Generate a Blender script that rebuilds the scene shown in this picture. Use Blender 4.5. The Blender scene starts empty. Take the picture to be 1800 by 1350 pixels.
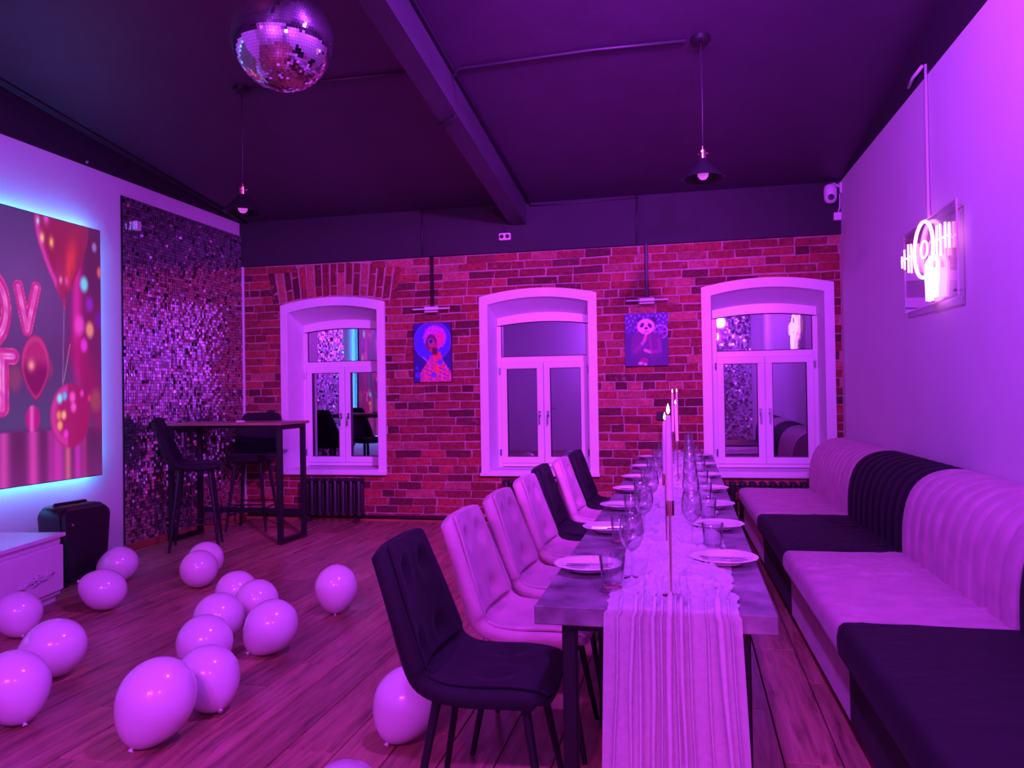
import bpy, bmesh, math, random
import numpy as np
from mathutils import Vector, Matrix, Euler, noise

random.seed(7)
SC = bpy.context.scene
COL = SC.collection
PI = math.pi

# ------------------------------------------------------------------ camera
CAM_H = 1.35
_yaw, _pitch, _roll = math.radians(12.502), math.radians(0.73), math.radians(-0.903)
_f = Vector((-math.sin(_yaw) * math.cos(_pitch), math.cos(_yaw) * math.cos(_pitch), math.sin(_pitch)))
_r = Vector((math.cos(_yaw), math.sin(_yaw), 0))
_u = _r.cross(_f)
_R = _r * math.cos(_roll) + _u * math.sin(_roll)
_U = _u * math.cos(_roll) - _r * math.sin(_roll)
cam_d = bpy.data.cameras.new('camera')
cam = bpy.data.objects.new('camera', cam_d)
COL.objects.link(cam)
cam.matrix_world = Matrix(((_R.x, _U.x, -_f.x, 0), (_R.y, _U.y, -_f.y, 0), (_R.z, _U.z, -_f.z, CAM_H), (0, 0, 0, 1)))
cam_d.sensor_width = 36.0
cam_d.lens = 36.0 * 1380 / 1800
cam_d.clip_start = 0.02
SC.camera = cam

# ------------------------------------------------------------------ world, exposure
w = bpy.data.worlds.new('world'); SC.world = w; w.use_nodes = True
w.node_tree.nodes['Background'].inputs[0].default_value = (0.10, 0.02, 0.2, 1)
w.node_tree.nodes['Background'].inputs[1].default_value = 0.0
vs = SC.view_settings
vs.view_transform = 'Standard'; vs.look = 'None'; vs.exposure = 0.0; vs.gamma = 1.0
try: vs.use_curve_mapping = False
except Exception: pass

SC.cycles.transparent_max_bounces = 24; SC.cycles.max_bounces = 9; SC.cycles.diffuse_bounces = 4; SC.cycles.glossy_bounces = 5
SC.cycles.caustics_reflective = False; SC.cycles.caustics_refractive = False

# ------------------------------------------------------------------ violet and pink LED lamps of the room, with unseen spots added to brighten it
PURPLE = (0.43, 0.048, 1.0)
PINK = (1.0, 0.05, 0.62)
def lamp(name, kind, loc, color, power, size=0.08, aim=None, **kw):
    d = bpy.data.lights.new(name, kind); d.color = color; d.energy = power
    if kind == 'AREA':
        d.shape = 'RECTANGLE'; d.size = size; d.size_y = kw.get('size_y', size)
    else:
        d.shadow_soft_size = size
    if kind == 'SPOT':
        d.spot_size = math.radians(kw.get('angle', 90)); d.spot_blend = kw.get('blend', 0.6)
    o = bpy.data.objects.new(name, d); COL.objects.link(o); o.location = loc
    if aim is not None:
        o.rotation_euler = (Vector(aim) - Vector(loc)).to_track_quat('-Z', 'Y').to_euler()
    return o
lamp('violet_led_lamp', 'POINT', (-0.25, 3.0, 3.60), PURPLE, 370, 0.09)
lamp('violet_added_uplight', 'SPOT', (0.55, 0.9, 2.4), (0.42, 0.015, 0.9), 900, 0.08, aim=(0.35, 4.7, 3.65), angle=64, blend=1.0)  # added to lift the dim ceiling right of the beam, unseen
lamp('violet_led_lamp', 'POINT', (0.70, 0.0, 2.75), PURPLE, 150, 0.10)
lamp('violet_led_lamp', 'POINT', (-1.30, -0.9, 2.75), PURPLE, 240, 0.10)
lamp('violet_added_spot', 'SPOT', (0.85, 1.6, 3.3), (0.52, 0.045, 1.0), 2200, 0.08, aim=(-1.9, 8.0, 1.6), angle=62, blend=0.9)  # added from the right to brighten back wall and windows, no known fixture
lamp('pink_unseen_spot', 'SPOT', (-0.7, -1.1, 3.0), PINK, 220, 0.06, aim=(-2.0, 3.9, 0.0), angle=66, blend=0.9)  # added pink wash that brightens the floor on the left, unseen
lamp('pink_unseen_spot', 'SPOT', (0.75, -0.9, 1.3), PINK, 150, 0.06, aim=(0.40, 3.3, 0.0), angle=32, blend=0.9)
lamp('pink_unseen_spot', 'SPOT', (-2.6, 1.0, 3.3), (1.0, 0.04, 0.45), 230, 0.06, aim=(-1.7, 8.0, 1.7), angle=78, blend=0.8)  # added pink wash over the bricks, not a fixture of the room

# ------------------------------------------------------------------ helpers
def link(o, parent=None):
    COL.objects.link(o)
    if parent is not None: o.parent = parent
    return o
def tag(o, label=None, cat=None, group=None, kind=None):
    if label: o['label'] = label
    if cat: o['category'] = cat
    if group: o['group'] = group
    if kind: o['kind'] = kind
    return o
def thing(name, label, cat, loc=(0, 0, 0), rz=0.0, group=None):
    o = bpy.data.objects.new(name, None); COL.objects.link(o)
    o.empty_display_size = 0.05
    o.location = loc; o.rotation_euler = (0, 0, rz)
    return tag(o, label, cat, group)
def copy_tree(o, parent=None):
    c = o.copy(); link(c, parent)
    for ch in o.children: 
        copy_tree(ch, c)
    return c

class MB:
    """collects shapes into one mesh"""
    def __init__(s): s.v = []; s.f = []
    def add(s, vs_, fs_):
        b = len(s.v); s.v.extend([tuple(p) for p in vs_]); s.f.extend([tuple(b + i for i in f) for f in fs_]); return s
    def box(s, c, d, rz=0.0, b=0.0):
        x, y, z = d[0] / 2, d[1] / 2, d[2] / 2
        ca, sa = math.cos(rz), math.sin(rz)
        def T(p): return (c[0] + p[0] * ca - p[1] * sa, c[1] + p[0] * sa + p[1] * ca, c[2] + p[2])
        if b <= 0:
            P = [(i, j, k) for k in (-z, z) for j in (-y, y) for i in (-x, x)]
            return s.add([T(p) for p in P], [(0, 2, 3, 1), (4, 5, 7, 6), (0, 1, 5, 4), (2, 6, 7, 3), (0, 4, 6, 2), (1, 3, 7, 5)])
        b = min(b, x * .98, y * .98, z * .98)
        bm = bmesh.new(); bmesh.ops.create_cube(bm, size=1.0)
        for v in bm.verts: v.co = Vector((v.co.x * 2 * x, v.co.y * 2 * y, v.co.z * 2 * z))
        bmesh.ops.bevel(bm, geom=bm.edges[:], offset=b, segments=1, affect='EDGES', profile=.5)
        bm.verts.index_update()
        vv = [T(v.co) for v in bm.verts]; ff = [tuple(v.index for v in f.verts) for f in bm.faces]; bm.free()
        return s.add(vv, ff)
    def tube(s, pts, r, n=8, caps=True):
        pts = [Vector(p) for p in pts]
        rs = r if isinstance(r, (list, tuple)) else [r] * len(pts)
        base = len(s.v); prev = None
        for i, p in enumerate(pts):
            if i == 0: t = pts[1] - p
            elif i == len(pts) - 1: t = p - pts[i - 1]
            else: t = (pts[i + 1] - p).normalized() + (p - pts[i - 1]).normalized()
            t.normalize()
            if prev is None:
                a = Vector((0, 0, 1)) if abs(t.z) < .9 else Vector((1, 0, 0))
                u_ = t.cross(a).normalized()
            else:
                u_ = (prev - t * prev.dot(t)).normalized()
            prev = u_; w_ = t.cross(u_)
            for k in range(n):
                a = 2 * PI * k / n
                s.v.append(tuple(p + (u_ * math.cos(a) + w_ * math.sin(a)) * rs[i]))
        for i in range(len(pts) - 1):
            for k in range(n):
                k2 = (k + 1) % n
                s.f.append((base + i * n + k, base + i * n + k2, base + (i + 1) * n + k2, base + (i + 1) * n + k))
        if caps:
            s.f.append(tuple(base + k for k in range(n))[::-1]); e = base + (len(pts) - 1) * n
            s.f.append(tuple(e + k for k in range(n)))
        return s
    def lathe(s, prof, n=24, c=(0, 0, 0), closed=False):
        base = len(s.v); m = len(prof)
        for r, z in prof:
            for k in range(n):
                a = 2 * PI * k / n
                s.v.append((c[0] + r * math.cos(a), c[1] + r * math.sin(a), c[2] + z))
        rng = range(m) if closed else range(m - 1)
        for i in rng:
            j = (i + 1) % m
            for k in range(n):
                k2 = (k + 1) % n
                s.f.append((base + i * n + k, base + i * n + k2, base + j * n + k2, base + j * n + k))
        return s
    def grid(s, P, closed_u=False):
        """P[i][j] points"""
        base = len(s.v); a = len(P); b = len(P[0])
        for row in P: s.v.extend([tuple(p) for p in row])
        for i in range(a if closed_u else a - 1):
            i2 = (i + 1) % a
            for j in range(b - 1):
                s.f.append((base + i * b + j, base + i * b + j + 1, base + i2 * b + j + 1, base + i2 * b + j))
        return s
    def prism(s, poly, y0, y1):
        """poly in (x,z), extruded along y"""
        n = len(poly); b = len(s.v)
        s.v.extend([(p[0], y0, p[1]) for p in poly]); s.v.extend([(p[0], y1, p[1]) for p in poly])
        s.f.append(tuple(range(b, b + n))); s.f.append(tuple(range(b + 2 * n - 1, b + n - 1, -1)))
        for i in range(n):
            j = (i + 1) % n; s.f.append((b + i, b + n + i, b + n + j, b + j))
        return s
    def mesh(s, name, smooth=False, fix=True):
        me = bpy.data.meshes.new(name); me.from_pydata(s.v, [], s.f); me.validate()
        if fix:
            bm = bmesh.new(); bm.from_mesh(me); bmesh.ops.recalc_face_normals(bm, faces=bm.faces[:]); bm.to_mesh(me); bm.free()
        if smooth:
            me.polygons.foreach_set('use_smooth', [True] * len(me.polygons))
            if smooth is not True:
                try: me.set_sharp_from_angle(angle=math.radians(smooth))
                except Exception: pass
        return me
    def build(s, name, mat, parent=None, smooth=False, fix=True, loc=None, rz=0.0):
        me = s.mesh(name, smooth, fix); me.materials.append(mat)
        o = bpy.data.objects.new(name, me); link(o, parent)
        if loc is not None: o.location = loc
        if rz: o.rotation_euler = (0, 0, rz)
        return o
def inst(name, me, parent=None, loc=(0, 0, 0), rot=(0, 0, 0), scale=(1, 1, 1)):
    o = bpy.data.objects.new(name, me); link(o, parent); o.location = loc; o.rotation_euler = rot; o.scale = scale
    return o
def subsurf(o, lv=2):
    m = o.modifiers.new('subsurf', 'SUBSURF'); m.levels = lv; m.render_levels = lv; return o
def crom(P, n):
    """Catmull-Rom through P (tuples), n samples"""
    P = [np.array(p, float) for p in P]; Q = [2 * P[0] - P[1]] + P + [2 * P[-1] - P[-2]]
    out = []
    for k in range(n):
        t = k / (n - 1) * (len(P) - 1); i = min(int(t), len(P) - 2); t -= i
        a, b, c, d = Q[i:i + 4]
        out.append(tuple(.5 * ((2 * b) + (c - a) * t + (2 * a - 5 * b + 4 * c - d) * t * t + (3 * b - a - 3 * c + d) * t ** 3)))
    return out

# ------------------------------------------------------------------ materials
def new_mat(name):
    m = bpy.data.materials.new(name); m.use_nodes = True
    nt = m.node_tree; return m, nt, nt.nodes['Principled BSDF']
def setin(b, k, v):
    if k in b.inputs: b.inputs[k].default_value = v
def mat(name, col, rough=.5, metal=0.0, noise_amt=0.0, noise_scale=20.0, bump=0.0, bump_scale=200.0, stretch=(1, 1, 1), spec=.5, coat=0.0, sheen=0.0, sub=0.0, trans=0.0, emit=None, emit_s=0.0, coords='Object'):
    m, nt, b = new_mat(name)
    c = (col[0], col[1], col[2], 1)
    b.inputs['Base Color'].default_value = c
    b.inputs['Roughness'].default_value = rough; b.inputs['Metallic'].default_value = metal
    setin(b, 'Specular IOR Level', spec); setin(b, 'Coat Weight', coat); setin(b, 'Coat Roughness', .08)
    setin(b, 'Sheen Weight', sheen); setin(b, 'Sheen Roughness', .4)
    if sub: setin(b, 'Subsurface Weight', sub); setin(b, 'Subsurface Radius', (.1, .1, .1)); setin(b, 'Subsurface Scale', .1)
    if emit: setin(b, 'Emission Color', (*emit, 1)); setin(b, 'Emission Strength', emit_s)
    if noise_amt or bump:
        tc = nt.nodes.new('ShaderNodeTexCoord'); mp = nt.nodes.new('ShaderNodeMapping'); mp.inputs['Scale'].default_value = stretch
        if coords == 'World':
            g = nt.nodes.new('ShaderNodeNewGeometry'); nt.links.new(g.outputs['Position'], mp.inputs['Vector'])
        else: nt.links.new(tc.outputs[coords], mp.inputs['Vector'])
    if noise_amt:
        n = nt.nodes.new('ShaderNodeTexNoise'); n.inputs['Scale'].default_value = noise_scale; n.inputs['Detail'].default_value = 5
        nt.links.new(mp.outputs[0], n.inputs['Vector'])
        mr = nt.nodes.new('ShaderNodeMapRange'); mr.inputs[1].default_value = .25; mr.inputs[2].default_value = .75
        mr.inputs[3].default_value = 1 - noise_amt; mr.inputs[4].default_value = 1 + noise_amt
        nt.links.new(n.outputs['Fac'], mr.inputs[0])
        mx = nt.nodes.new('ShaderNodeVectorMath'); mx.operation = 'SCALE'; mx.inputs[0].default_value = col
        nt.links.new(mr.outputs[0], mx.inputs['Scale']); nt.links.new(mx.outputs[0], b.inputs['Base Color'])
    if bump:
        n2 = nt.nodes.new('ShaderNodeTexNoise'); n2.inputs['Scale'].default_value = bump_scale; n2.inputs['Detail'].default_value = 4
        nt.links.new(mp.outputs[0], n2.inputs['Vector'])
        bp = nt.nodes.new('ShaderNodeBump'); bp.inputs['Strength'].default_value = bump; bp.inputs['Distance'].default_value = .01
        nt.links.new(n2.outputs['Fac'], bp.inputs['Height']); nt.links.new(bp.outputs[0], b.inputs['Normal'])
    return m
M = {}
M['white_wall'] = mat('white_wall', (.72, .72, .72), .7, noise_amt=.03, noise_scale=3, bump=.08, bump_scale=60)
M['dark_paint'] = mat('dark_paint', (.019, .013, .021), .75, noise_amt=.12, noise_scale=4, bump=.15, bump_scale=25)
M['ceiling_paint'] = mat('ceiling_paint', (.060, .030, .066), .55, noise_amt=.12, noise_scale=4, bump=.12, bump_scale=25)
M['beam_paint'] = mat('beam_paint', (.06, .045, .07), .6, noise_amt=.25, noise_scale=5, bump=.3, bump_scale=12, stretch=(1, .25, 1))
M['mortar'] = mat('mortar', (.42, .24, .25), .9, noise_amt=.25, noise_scale=9, bump=.6, bump_scale=70)
M['plaster'] = mat('plaster', (.78, .78, .78), .55, noise_amt=.03, noise_scale=8, bump=.04, bump_scale=40)
M['pvc'] = mat('window_plastic', (.78, .78, .78), .3, spec=.5)
M['rubber'] = mat('dark_gasket', (.03, .03, .03), .6)
M['mirror_glass'] = mat('night_window_glass', (.46, .44, .50), .02, metal=1.0)
M['chrome'] = mat('chrome', (.75, .75, .75), .12, metal=1.0)
M['steel'] = mat('cutlery_steel', (.7, .7, .7), .18, metal=1.0)
M['brass'] = mat('brass', (.80, .58, .42), .22, metal=1.0)
M['black_metal'] = mat('black_metal', (.010, .009, .012), .42, spec=.35)
M['black_plastic'] = mat('black_plastic', (.012, .012, .015), .42)
M['white_plastic'] = mat('white_plastic', (.75, .75, .75), .35)
M['iron'] = mat('painted_iron', (.02, .014, .018), .4, bump=.1, bump_scale=40)
M['wood_trim'] = mat('wood_trim', (.33, .12, .06), .45, noise_amt=.3, noise_scale=4, stretch=(1, .1, 6))
M['laminate'] = mat('bar_top', (.28, .17, .12), .35, noise_amt=.25, noise_scale=6, stretch=(1, 8, 8))
M['stone'] = mat('stone_tabletop', (.20, .18, .20), .42, noise_amt=.75, noise_scale=9, bump=.25, bump_scale=26, spec=.4)
M['pink_velvet'] = mat('pink_velvet', (.54, .31, .40), .65, noise_amt=.16, noise_scale=9, bump=.16, bump_scale=70, sheen=.25)
M['black_velvet'] = mat('black_velvet', (.011, .008, .014), .75, noise_amt=.25, noise_scale=7, bump=.12, bump_scale=90, sheen=.035, spec=.25)
M['gauze'] = mat('gauze', (.74, .70, .74), .85, noise_amt=.08, noise_scale=60, bump=.25, bump_scale=500)
M['gauze'].node_tree.nodes['Principled BSDF'].inputs['Alpha'].default_value = .62
M['porcelain'] = mat('porcelain', (.80, .78, .80), .15, coat=.3)
M['wax'] = mat('candle_wax', (.80, .68, .72), .4, sub=.2)
M['wick'] = mat('wick', (.02, .02, .02), .9)
M['flame'] = mat('flame', (1, .8, .5), .5, emit=(1, .72, .42), emit_s=7.0)
M['latex'] = mat('white_latex', (.80, .74, .82), .18, coat=.35)
M['mirror_tile'] = mat('mirror_tile', (.86, .84, .88), .04, metal=1.0)
M['sequin'] = mat('sequin', (.95, .92, .97), .13, metal=.93)
M['ball_core'] = mat('ball_core', (.42, .40, .44), .35, metal=.6)
M['lacquer'] = mat('white_lacquer', (.80, .78, .80), .25, coat=.2)
M['carved'] = mat('carved_ornament', (.62, .58, .62), .45)
M['neon'] = mat('neon_tube', (1, .6, .9), .4, emit=(1.0, .26, .90), emit_s=5.0)
M['neon_warm'] = mat('neon_tube_warm', (1, .6, .6), .4, emit=(1.0, .30, .45), emit_s=3.2)
M['led_strip'] = mat('led_strip', (.2, .7, 1), .5, emit=(.07, .32, 1.0), emit_s=65.0)
M['bulb'] = mat('opal_bulb', (.85, .8, .85), .25, emit=(.9, .12, 1.0), emit_s=.5)
M['cable'] = mat('cable_sleeve', (.03, .025, .035), .5)
M['white_cable'] = mat('white_cable', (.72, .7, .72), .45)

def glass_mat(name, tint=(.97, .97, .97), ior=1.45, refl=1.0, rough=.015):
    m = bpy.data.materials.new(name); m.use_nodes = True; nt = m.node_tree
    for n in list(nt.nodes): nt.nodes.remove(n)
    o = nt.nodes.new('ShaderNodeOutputMaterial'); mx = nt.nodes.new('ShaderNodeMixShader')
    t = nt.nodes.new('ShaderNodeBsdfTransparent'); t.inputs[0].default_value = (*tint, 1)
    g = nt.nodes.new('ShaderNodeBsdfGlossy'); g.inputs['Roughness'].default_value = rough
    fr = nt.nodes.new('ShaderNodeLayerWeight'); fr.inputs['Blend'].default_value = .5
    pw = nt.nodes.new('ShaderNodeMath'); pw.operation = 'POWER'; pw.inputs[1].default_value = 4.0; nt.links.new(fr.outputs['Facing'], pw.inputs[0])
    r0 = ((ior - 1) / (ior + 1)) ** 2; ma = nt.nodes.new('ShaderNodeMath'); ma.operation = 'MULTIPLY_ADD'; ma.inputs[1].default_value = .9; ma.inputs[2].default_value = r0; nt.links.new(pw.outputs[0], ma.inputs[0])
    mm = nt.nodes.new('ShaderNodeMath'); mm.operation = 'MULTIPLY'; mm.inputs[1].default_value = refl
    nt.links.new(ma.outputs[0], mm.inputs[0]); mm.use_clamp = True; nt.links.new(mm.outputs[0], mx.inputs[0])
    nt.links.new(t.outputs[0], mx.inputs[1]); nt.links.new(g.outputs[0], mx.inputs[2]); nt.links.new(mx.outputs[0], o.inputs[0])
    return m
M['glass'] = glass_mat('clear_glass', (.985, .98, .985), 1.5, 3.2)
M['acrylic'] = glass_mat('acrylic_sheet', (.93, .90, .94), 1.35, 1.0)

def brick_mat(name, mode):
    m, nt, b = new_mat(name); b.inputs['Roughness'].default_value = .85
    if mode == 'object':
        s = nt.nodes.new('ShaderNodeObjectInfo'); src = s.outputs['Color']
    else:
        s = nt.nodes.new('ShaderNodeAttribute'); s.attribute_name = 'Col'; src = s.outputs['Color']
    g = nt.nodes.new('ShaderNodeNewGeometry')
    n = nt.nodes.new('ShaderNodeTexNoise'); n.inputs['Scale'].default_value = 28; n.inputs['Detail'].default_value = 6; n.inputs['Roughness'].default_value = .7
    nt.links.new(g.outputs['Position'], n.inputs['Vector'])
    mr = nt.nodes.new('ShaderNodeMapRange'); mr.inputs[1].default_value = .3; mr.inputs[2].default_value = .7; mr.inputs[3].default_value = .55; mr.inputs[4].default_value = 1.35
    nt.links.new(n.outputs['Fac'], mr.inputs[0])
    mx = nt.nodes.new('ShaderNodeVectorMath'); mx.operation = 'SCALE'; nt.links.new(src, mx.inputs[0]); nt.links.new(mr.outputs[0], mx.inputs['Scale'])
    n3 = nt.nodes.new('ShaderNodeTexNoise'); n3.inputs['Scale'].default_value = 9; n3.inputs['Detail'].default_value = 8; n3.inputs['Roughness'].default_value = .75; nt.links.new(g.outputs['Position'], n3.inputs['Vector'])
    m3 = nt.nodes.new('ShaderNodeMapRange'); m3.inputs[1].default_value = .58; m3.inputs[2].default_value = .70; m3.inputs[3].default_value = 0; m3.inputs[4].default_value = .55; nt.links.new(n3.outputs['Fac'], m3.inputs[0])
    mc = nt.nodes.new('ShaderNodeMix'); mc.data_type = 'RGBA'; mc.inputs['B'].default_value = (.55, .24, .22, 1); nt.links.new(m3.outputs[0], mc.inputs['Factor']); nt.links.new(mx.outputs[0], mc.inputs['A'])
    nt.links.new(mc.outputs['Result'], b.inputs['Base Color'])
    n2 = nt.nodes.new('ShaderNodeTexNoise'); n2.inputs['Scale'].default_value = 60; n2.inputs['Detail'].default_value = 5
    nt.links.new(g.outputs['Position'], n2.inputs['Vector'])
    bp = nt.nodes.new('ShaderNodeBump'); bp.inputs['Strength'].default_value = .6; bp.inputs['Distance'].default_value = .01
    nt.links.new(n2.outputs['Fac'], bp.inputs['Height']); nt.links.new(bp.outputs[0], b.inputs['Normal'])
    return m
M['brick'] = brick_mat('old_brick', 'object'); M['brick_attr'] = brick_mat('old_brick_joined', 'attr')

def plank_mat():
    m, nt, b = new_mat('floor_laminate')
    b.inputs['Roughness'].default_value = .34; setin(b, 'Specular IOR Level', .5)
    oi = nt.nodes.new('ShaderNodeObjectInfo'); g = nt.nodes.new('ShaderNodeNewGeometry')
    ad = nt.nodes.new('ShaderNodeVectorMath'); ad.operation = 'MULTIPLY_ADD'
    cx = nt.nodes.new('ShaderNodeCombineXYZ')
    for i in range(3): nt.links.new(oi.outputs['Random'], cx.inputs[i])
    ad.inputs[1].default_value = (37, 61, 23); nt.links.new(cx.outputs[0], ad.inputs[0]); nt.links.new(g.outputs['Position'], ad.inputs[2])
    mp = nt.nodes.new('ShaderNodeMapping'); mp.inputs['Scale'].default_value = (14, 1.1, 1); nt.links.new(ad.outputs[0], mp.inputs['Vector'])
    n = nt.nodes.new('ShaderNodeTexNoise'); n.inputs['Scale'].default_value = 2.2; n.inputs['Detail'].default_value = 7; n.inputs['Roughness'].default_value = .62; n.inputs['Distortion'].default_value = .6
    nt.links.new(mp.outputs[0], n.inputs['Vector'])
    cr = nt.nodes.new('ShaderNodeValToRGB'); e = cr.color_ramp.elements
    e[0].position = .28; e[0].color = (.10, .04, .03, 1); e[1].position = .72; e[1].color = (.52, .26, .19, 1)
    k = cr.color_ramp.elements.new(.48); k.color = (.35, .165, .12, 1)
    nt.links.new(n.outputs['Fac'], cr.inputs[0])
    mr = nt.nodes.new('ShaderNodeMapRange'); mr.inputs[3].default_value = .72; mr.inputs[4].default_value = 1.2; nt.links.new(oi.outputs['Random'], mr.inputs[0])
    sc = nt.nodes.new('ShaderNodeVectorMath'); sc.operation = 'SCALE'; nt.links.new(cr.outputs[0], sc.inputs[0]); nt.links.new(mr.outputs[0], sc.inputs['Scale'])
    nt.links.new(sc.outputs[0], b.inputs['Base Color'])
    bp = nt.nodes.new('ShaderNodeBump'); bp.inputs['Strength'].default_value = .12; bp.inputs['Distance'].default_value = .004
    nt.links.new(n.outputs['Fac'], bp.inputs['Height']); nt.links.new(bp.outputs[0], b.inputs['Normal'])
    return m
M['plank'] = plank_mat()

def print_mat(name, emit=0.0, rough=.5):
    m, nt, b = new_mat(name)
    a = nt.nodes.new('ShaderNodeAttribute'); a.attribute_name = 'Col'
    if emit:
        b.inputs['Base Color'].default_value = (.01, .01, .01, 1); nt.links.new(a.outputs['Color'], b.inputs['Emission Color']); b.inputs['Emission Strength'].default_value = emit
        b.inputs['Roughness'].default_value = .35
    else:
        nt.links.new(a.outputs['Color'], b.inputs['Base Color']); b.inputs['Roughness'].default_value = rough
    return m
M['screen'] = print_mat('lit_screen', 1.0); M['print'] = print_mat('canvas_print', 0.0, .6)
def lin(c):
    c = np.asarray(c, float); return np.where(c <= .04045, c / 12.92, ((c + .055) / 1.055) ** 2.4)

# ------------------------------------------------------------------ the room
YB = 8.0            # back wall (mortar face)
XL = -4.88          # left wall
YR = -1.7           # wall behind the camera
ZP = 3.32           # height of ceiling at the back, and of the white paint on the side walls
SL = 0.11           # ceiling rises towards the camera
def xr(y): return 1.465 + 0.02 * (8.0 - y)   # right wall
def zc(y): return ZP + SL * (YB - y)

def quad_obj(name, vs_, mat_, parent=None):
    return MB().add(vs_, [tuple(range(len(vs_)))]).build(name, mat_, parent, fix=False)

# floor with laminate boards
fl = MB().box(((XL + 1.7) / 2, (YR + 8.4) / 2, -.06), (1.7 - XL + .6, 8.4 - YR + .6, .09)).build('floor', M['rubber'])
tag(fl, kind='structure')
pl_me = {}
def plank(x0, x1, y0, y1):
    key = (round(x1 - x0, 3), round(y1 - y0, 2))
    if key not in pl_me:
        me = MB().box((0, 0, 0), (key[0] - .0045, key[1] - .004, .015), b=.003).mesh('floor_board'); me.materials.append(M['plank']); pl_me[key] = me
    o = inst('floor_board', pl_me[key], fl, ((x0 + x1) / 2, (y0 + y1) / 2, -.0075))
    return o
PW, PLN = .2055, 1.29
x = -1.733 - PW * 16
i = 0
offs = [.15, .78, .42, 1.05, .3, .9, .6]
while x < 1.70:
    x0, x1 = max(x, XL - .02), min(x + PW, 1.70)
    if x1 - x0 > .02:
        st = 3.292 + offs[(i + 3) % 7] * PLN - PLN * 6
        while st < 8.05:
            a, b_ = max(st, YR), min(st + PLN, 8.02)
            if b_ - a > .03: plank(x0, x1, a, b_)
            st += PLN
    x += PW; i += 1

# ceiling, sloping
ce = quad_obj('ceiling', [(XL - .1, YR - .1, zc(YR - .1)), (XL - .1, YB + .1, zc(YB + .1)), (1.8, YB + .1, zc(YB + .1)), (1.8, YR - .1, zc(YR - .1))], M['ceiling_paint'])
tag(ce, kind='structure')
# left wall
wl = MB().box((XL - .1, (YR + 8.3) / 2, ZP / 2), (.2, 8.3 - YR, ZP)).build('wall_left', M['white_wall']); tag(wl, kind='structure')
MB().add([(XL + .004, YR, ZP), (XL + .004, YB, ZP), (XL + .004, YB, ZP + .01), (XL + .004, YR, zc(YR) + .02)], [(0, 1, 2, 3)]).add(
    [(XL, YR, ZP), (XL, YB, ZP), (XL + .004, YB, ZP), (XL + .004, YR, ZP)], [(0, 1, 2, 3)]).build('dark_paint_band', M['dark_paint'], wl)
# right wall (runs a touch askew)
wr = MB().add([(xr(YR), YR, 0), (xr(8.3), 8.3, 0), (xr(8.3), 8.3, ZP), (xr(YR), YR, ZP), (xr(YR) + .2, YR, 0), (xr(8.3) + .2, 8.3, 0), (xr(8.3) + .2, 8.3, ZP), (xr(YR) + .2, YR, ZP)],
              [(0, 1, 2, 3), (4, 7, 6, 5), (0, 4, 5, 1), (3, 2, 6, 7), (0, 3, 7, 4), (1, 5, 6, 2)]).build('wall_right', M['white_wall']); tag(wr, kind='structure')
MB().add([(xr(YR) - .004, YR, ZP), (xr(YB) - .004, YB, ZP), (xr(YB) - .004, YB, ZP + .01), (xr(YR) - .004, YR, zc(YR) + .02)], [(0, 1, 2, 3)]).build('dark_paint_band', M['dark_paint'], wr)
# wall behind the camera, with a door
wb = MB().box(((XL + 1.7) / 2, YR - .1, 2.2), (1.9 - XL + .4, .2, 4.6)).build('wall_rear', M['white_wall']); tag(wb, kind='structure')
dr = MB().box((-2.75, YR + .02, 1.02), (.86, .04, 2.04), b=.006).build('door_1', M['pvc']); tag(dr, kind='structure')
MB().box((-3.22, YR + .03, 1.05), (.08, .06, 2.1), b=.006).box((-2.28, YR + .03, 1.05), (.08, .06, 2.1), b=.006).box((-2.75, YR + .03, 2.12), (1.02, .06, .09), b=.006).build('door_frame', M['pvc'], dr)
MB().tube([(-3.1, YR + .04, 1.0), (-3.1, YR + .09, 1.0), (-2.98, YR + .09, 1.0)], .01).build('door_handle', M['chrome'], dr, smooth=True)

# ------------------------------------------------------------------ back wall: mortar, bricks, dark band
WC = [-3.782, -1.492, 0.777]      # window centres
WHW = 0.617                       # casing half width
WZ0, WZC, WZA = 0.50, 2.372, 2.445
def arch_z(dx, hw, zcn, za):      # segmental arch height
    t = dx / hw; return zcn + (za - zcn) * (1 - t * t)
IHW = 0.527                       # opening half width
NA = 14
bw = MB()
ZB = 2.828
xs = [XL - .05]
for c in WC: xs += [c - IHW - .03, c + IHW + .03]
xs += [1.56]
for k in range(0, len(xs), 2):
    bw.add([(xs[k], YB, 0), (xs[k + 1], YB, 0), (xs[k + 1], YB, ZB), (xs[k], YB, ZB)], [(0, 1, 2, 3)])
for c in WC:
    h = IHW + .03
    bw.add([(c - h, YB, 0), (c + h, YB, 0), (c + h, YB, .53), (c - h, YB, .53)], [(0, 1, 2, 3)])
    for k in range(NA):
        a = -h + 2 * h * k / NA; b_ = -h + 2 * h * (k + 1) / NA
        bw.add([(c + a, YB, arch_z(a, h, 2.31, 2.39)), (c + b_, YB, arch_z(b_, h, 2.31, 2.39)), (c + b_, YB, ZB), (c + a, YB, ZB)], [(0, 1, 2, 3)])
wall_back = bw.build('wall_back', M['mortar'], fix=False); tag(wall_back, kind='structure')
MB().box(((XL + 1.56) / 2, YB + .02, (ZB + ZP + .1) / 2), (1.56 - XL + .1, .13, ZP + .1 - ZB)).build('dark_paint_band', M['dark_paint'], wall_back)

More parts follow.
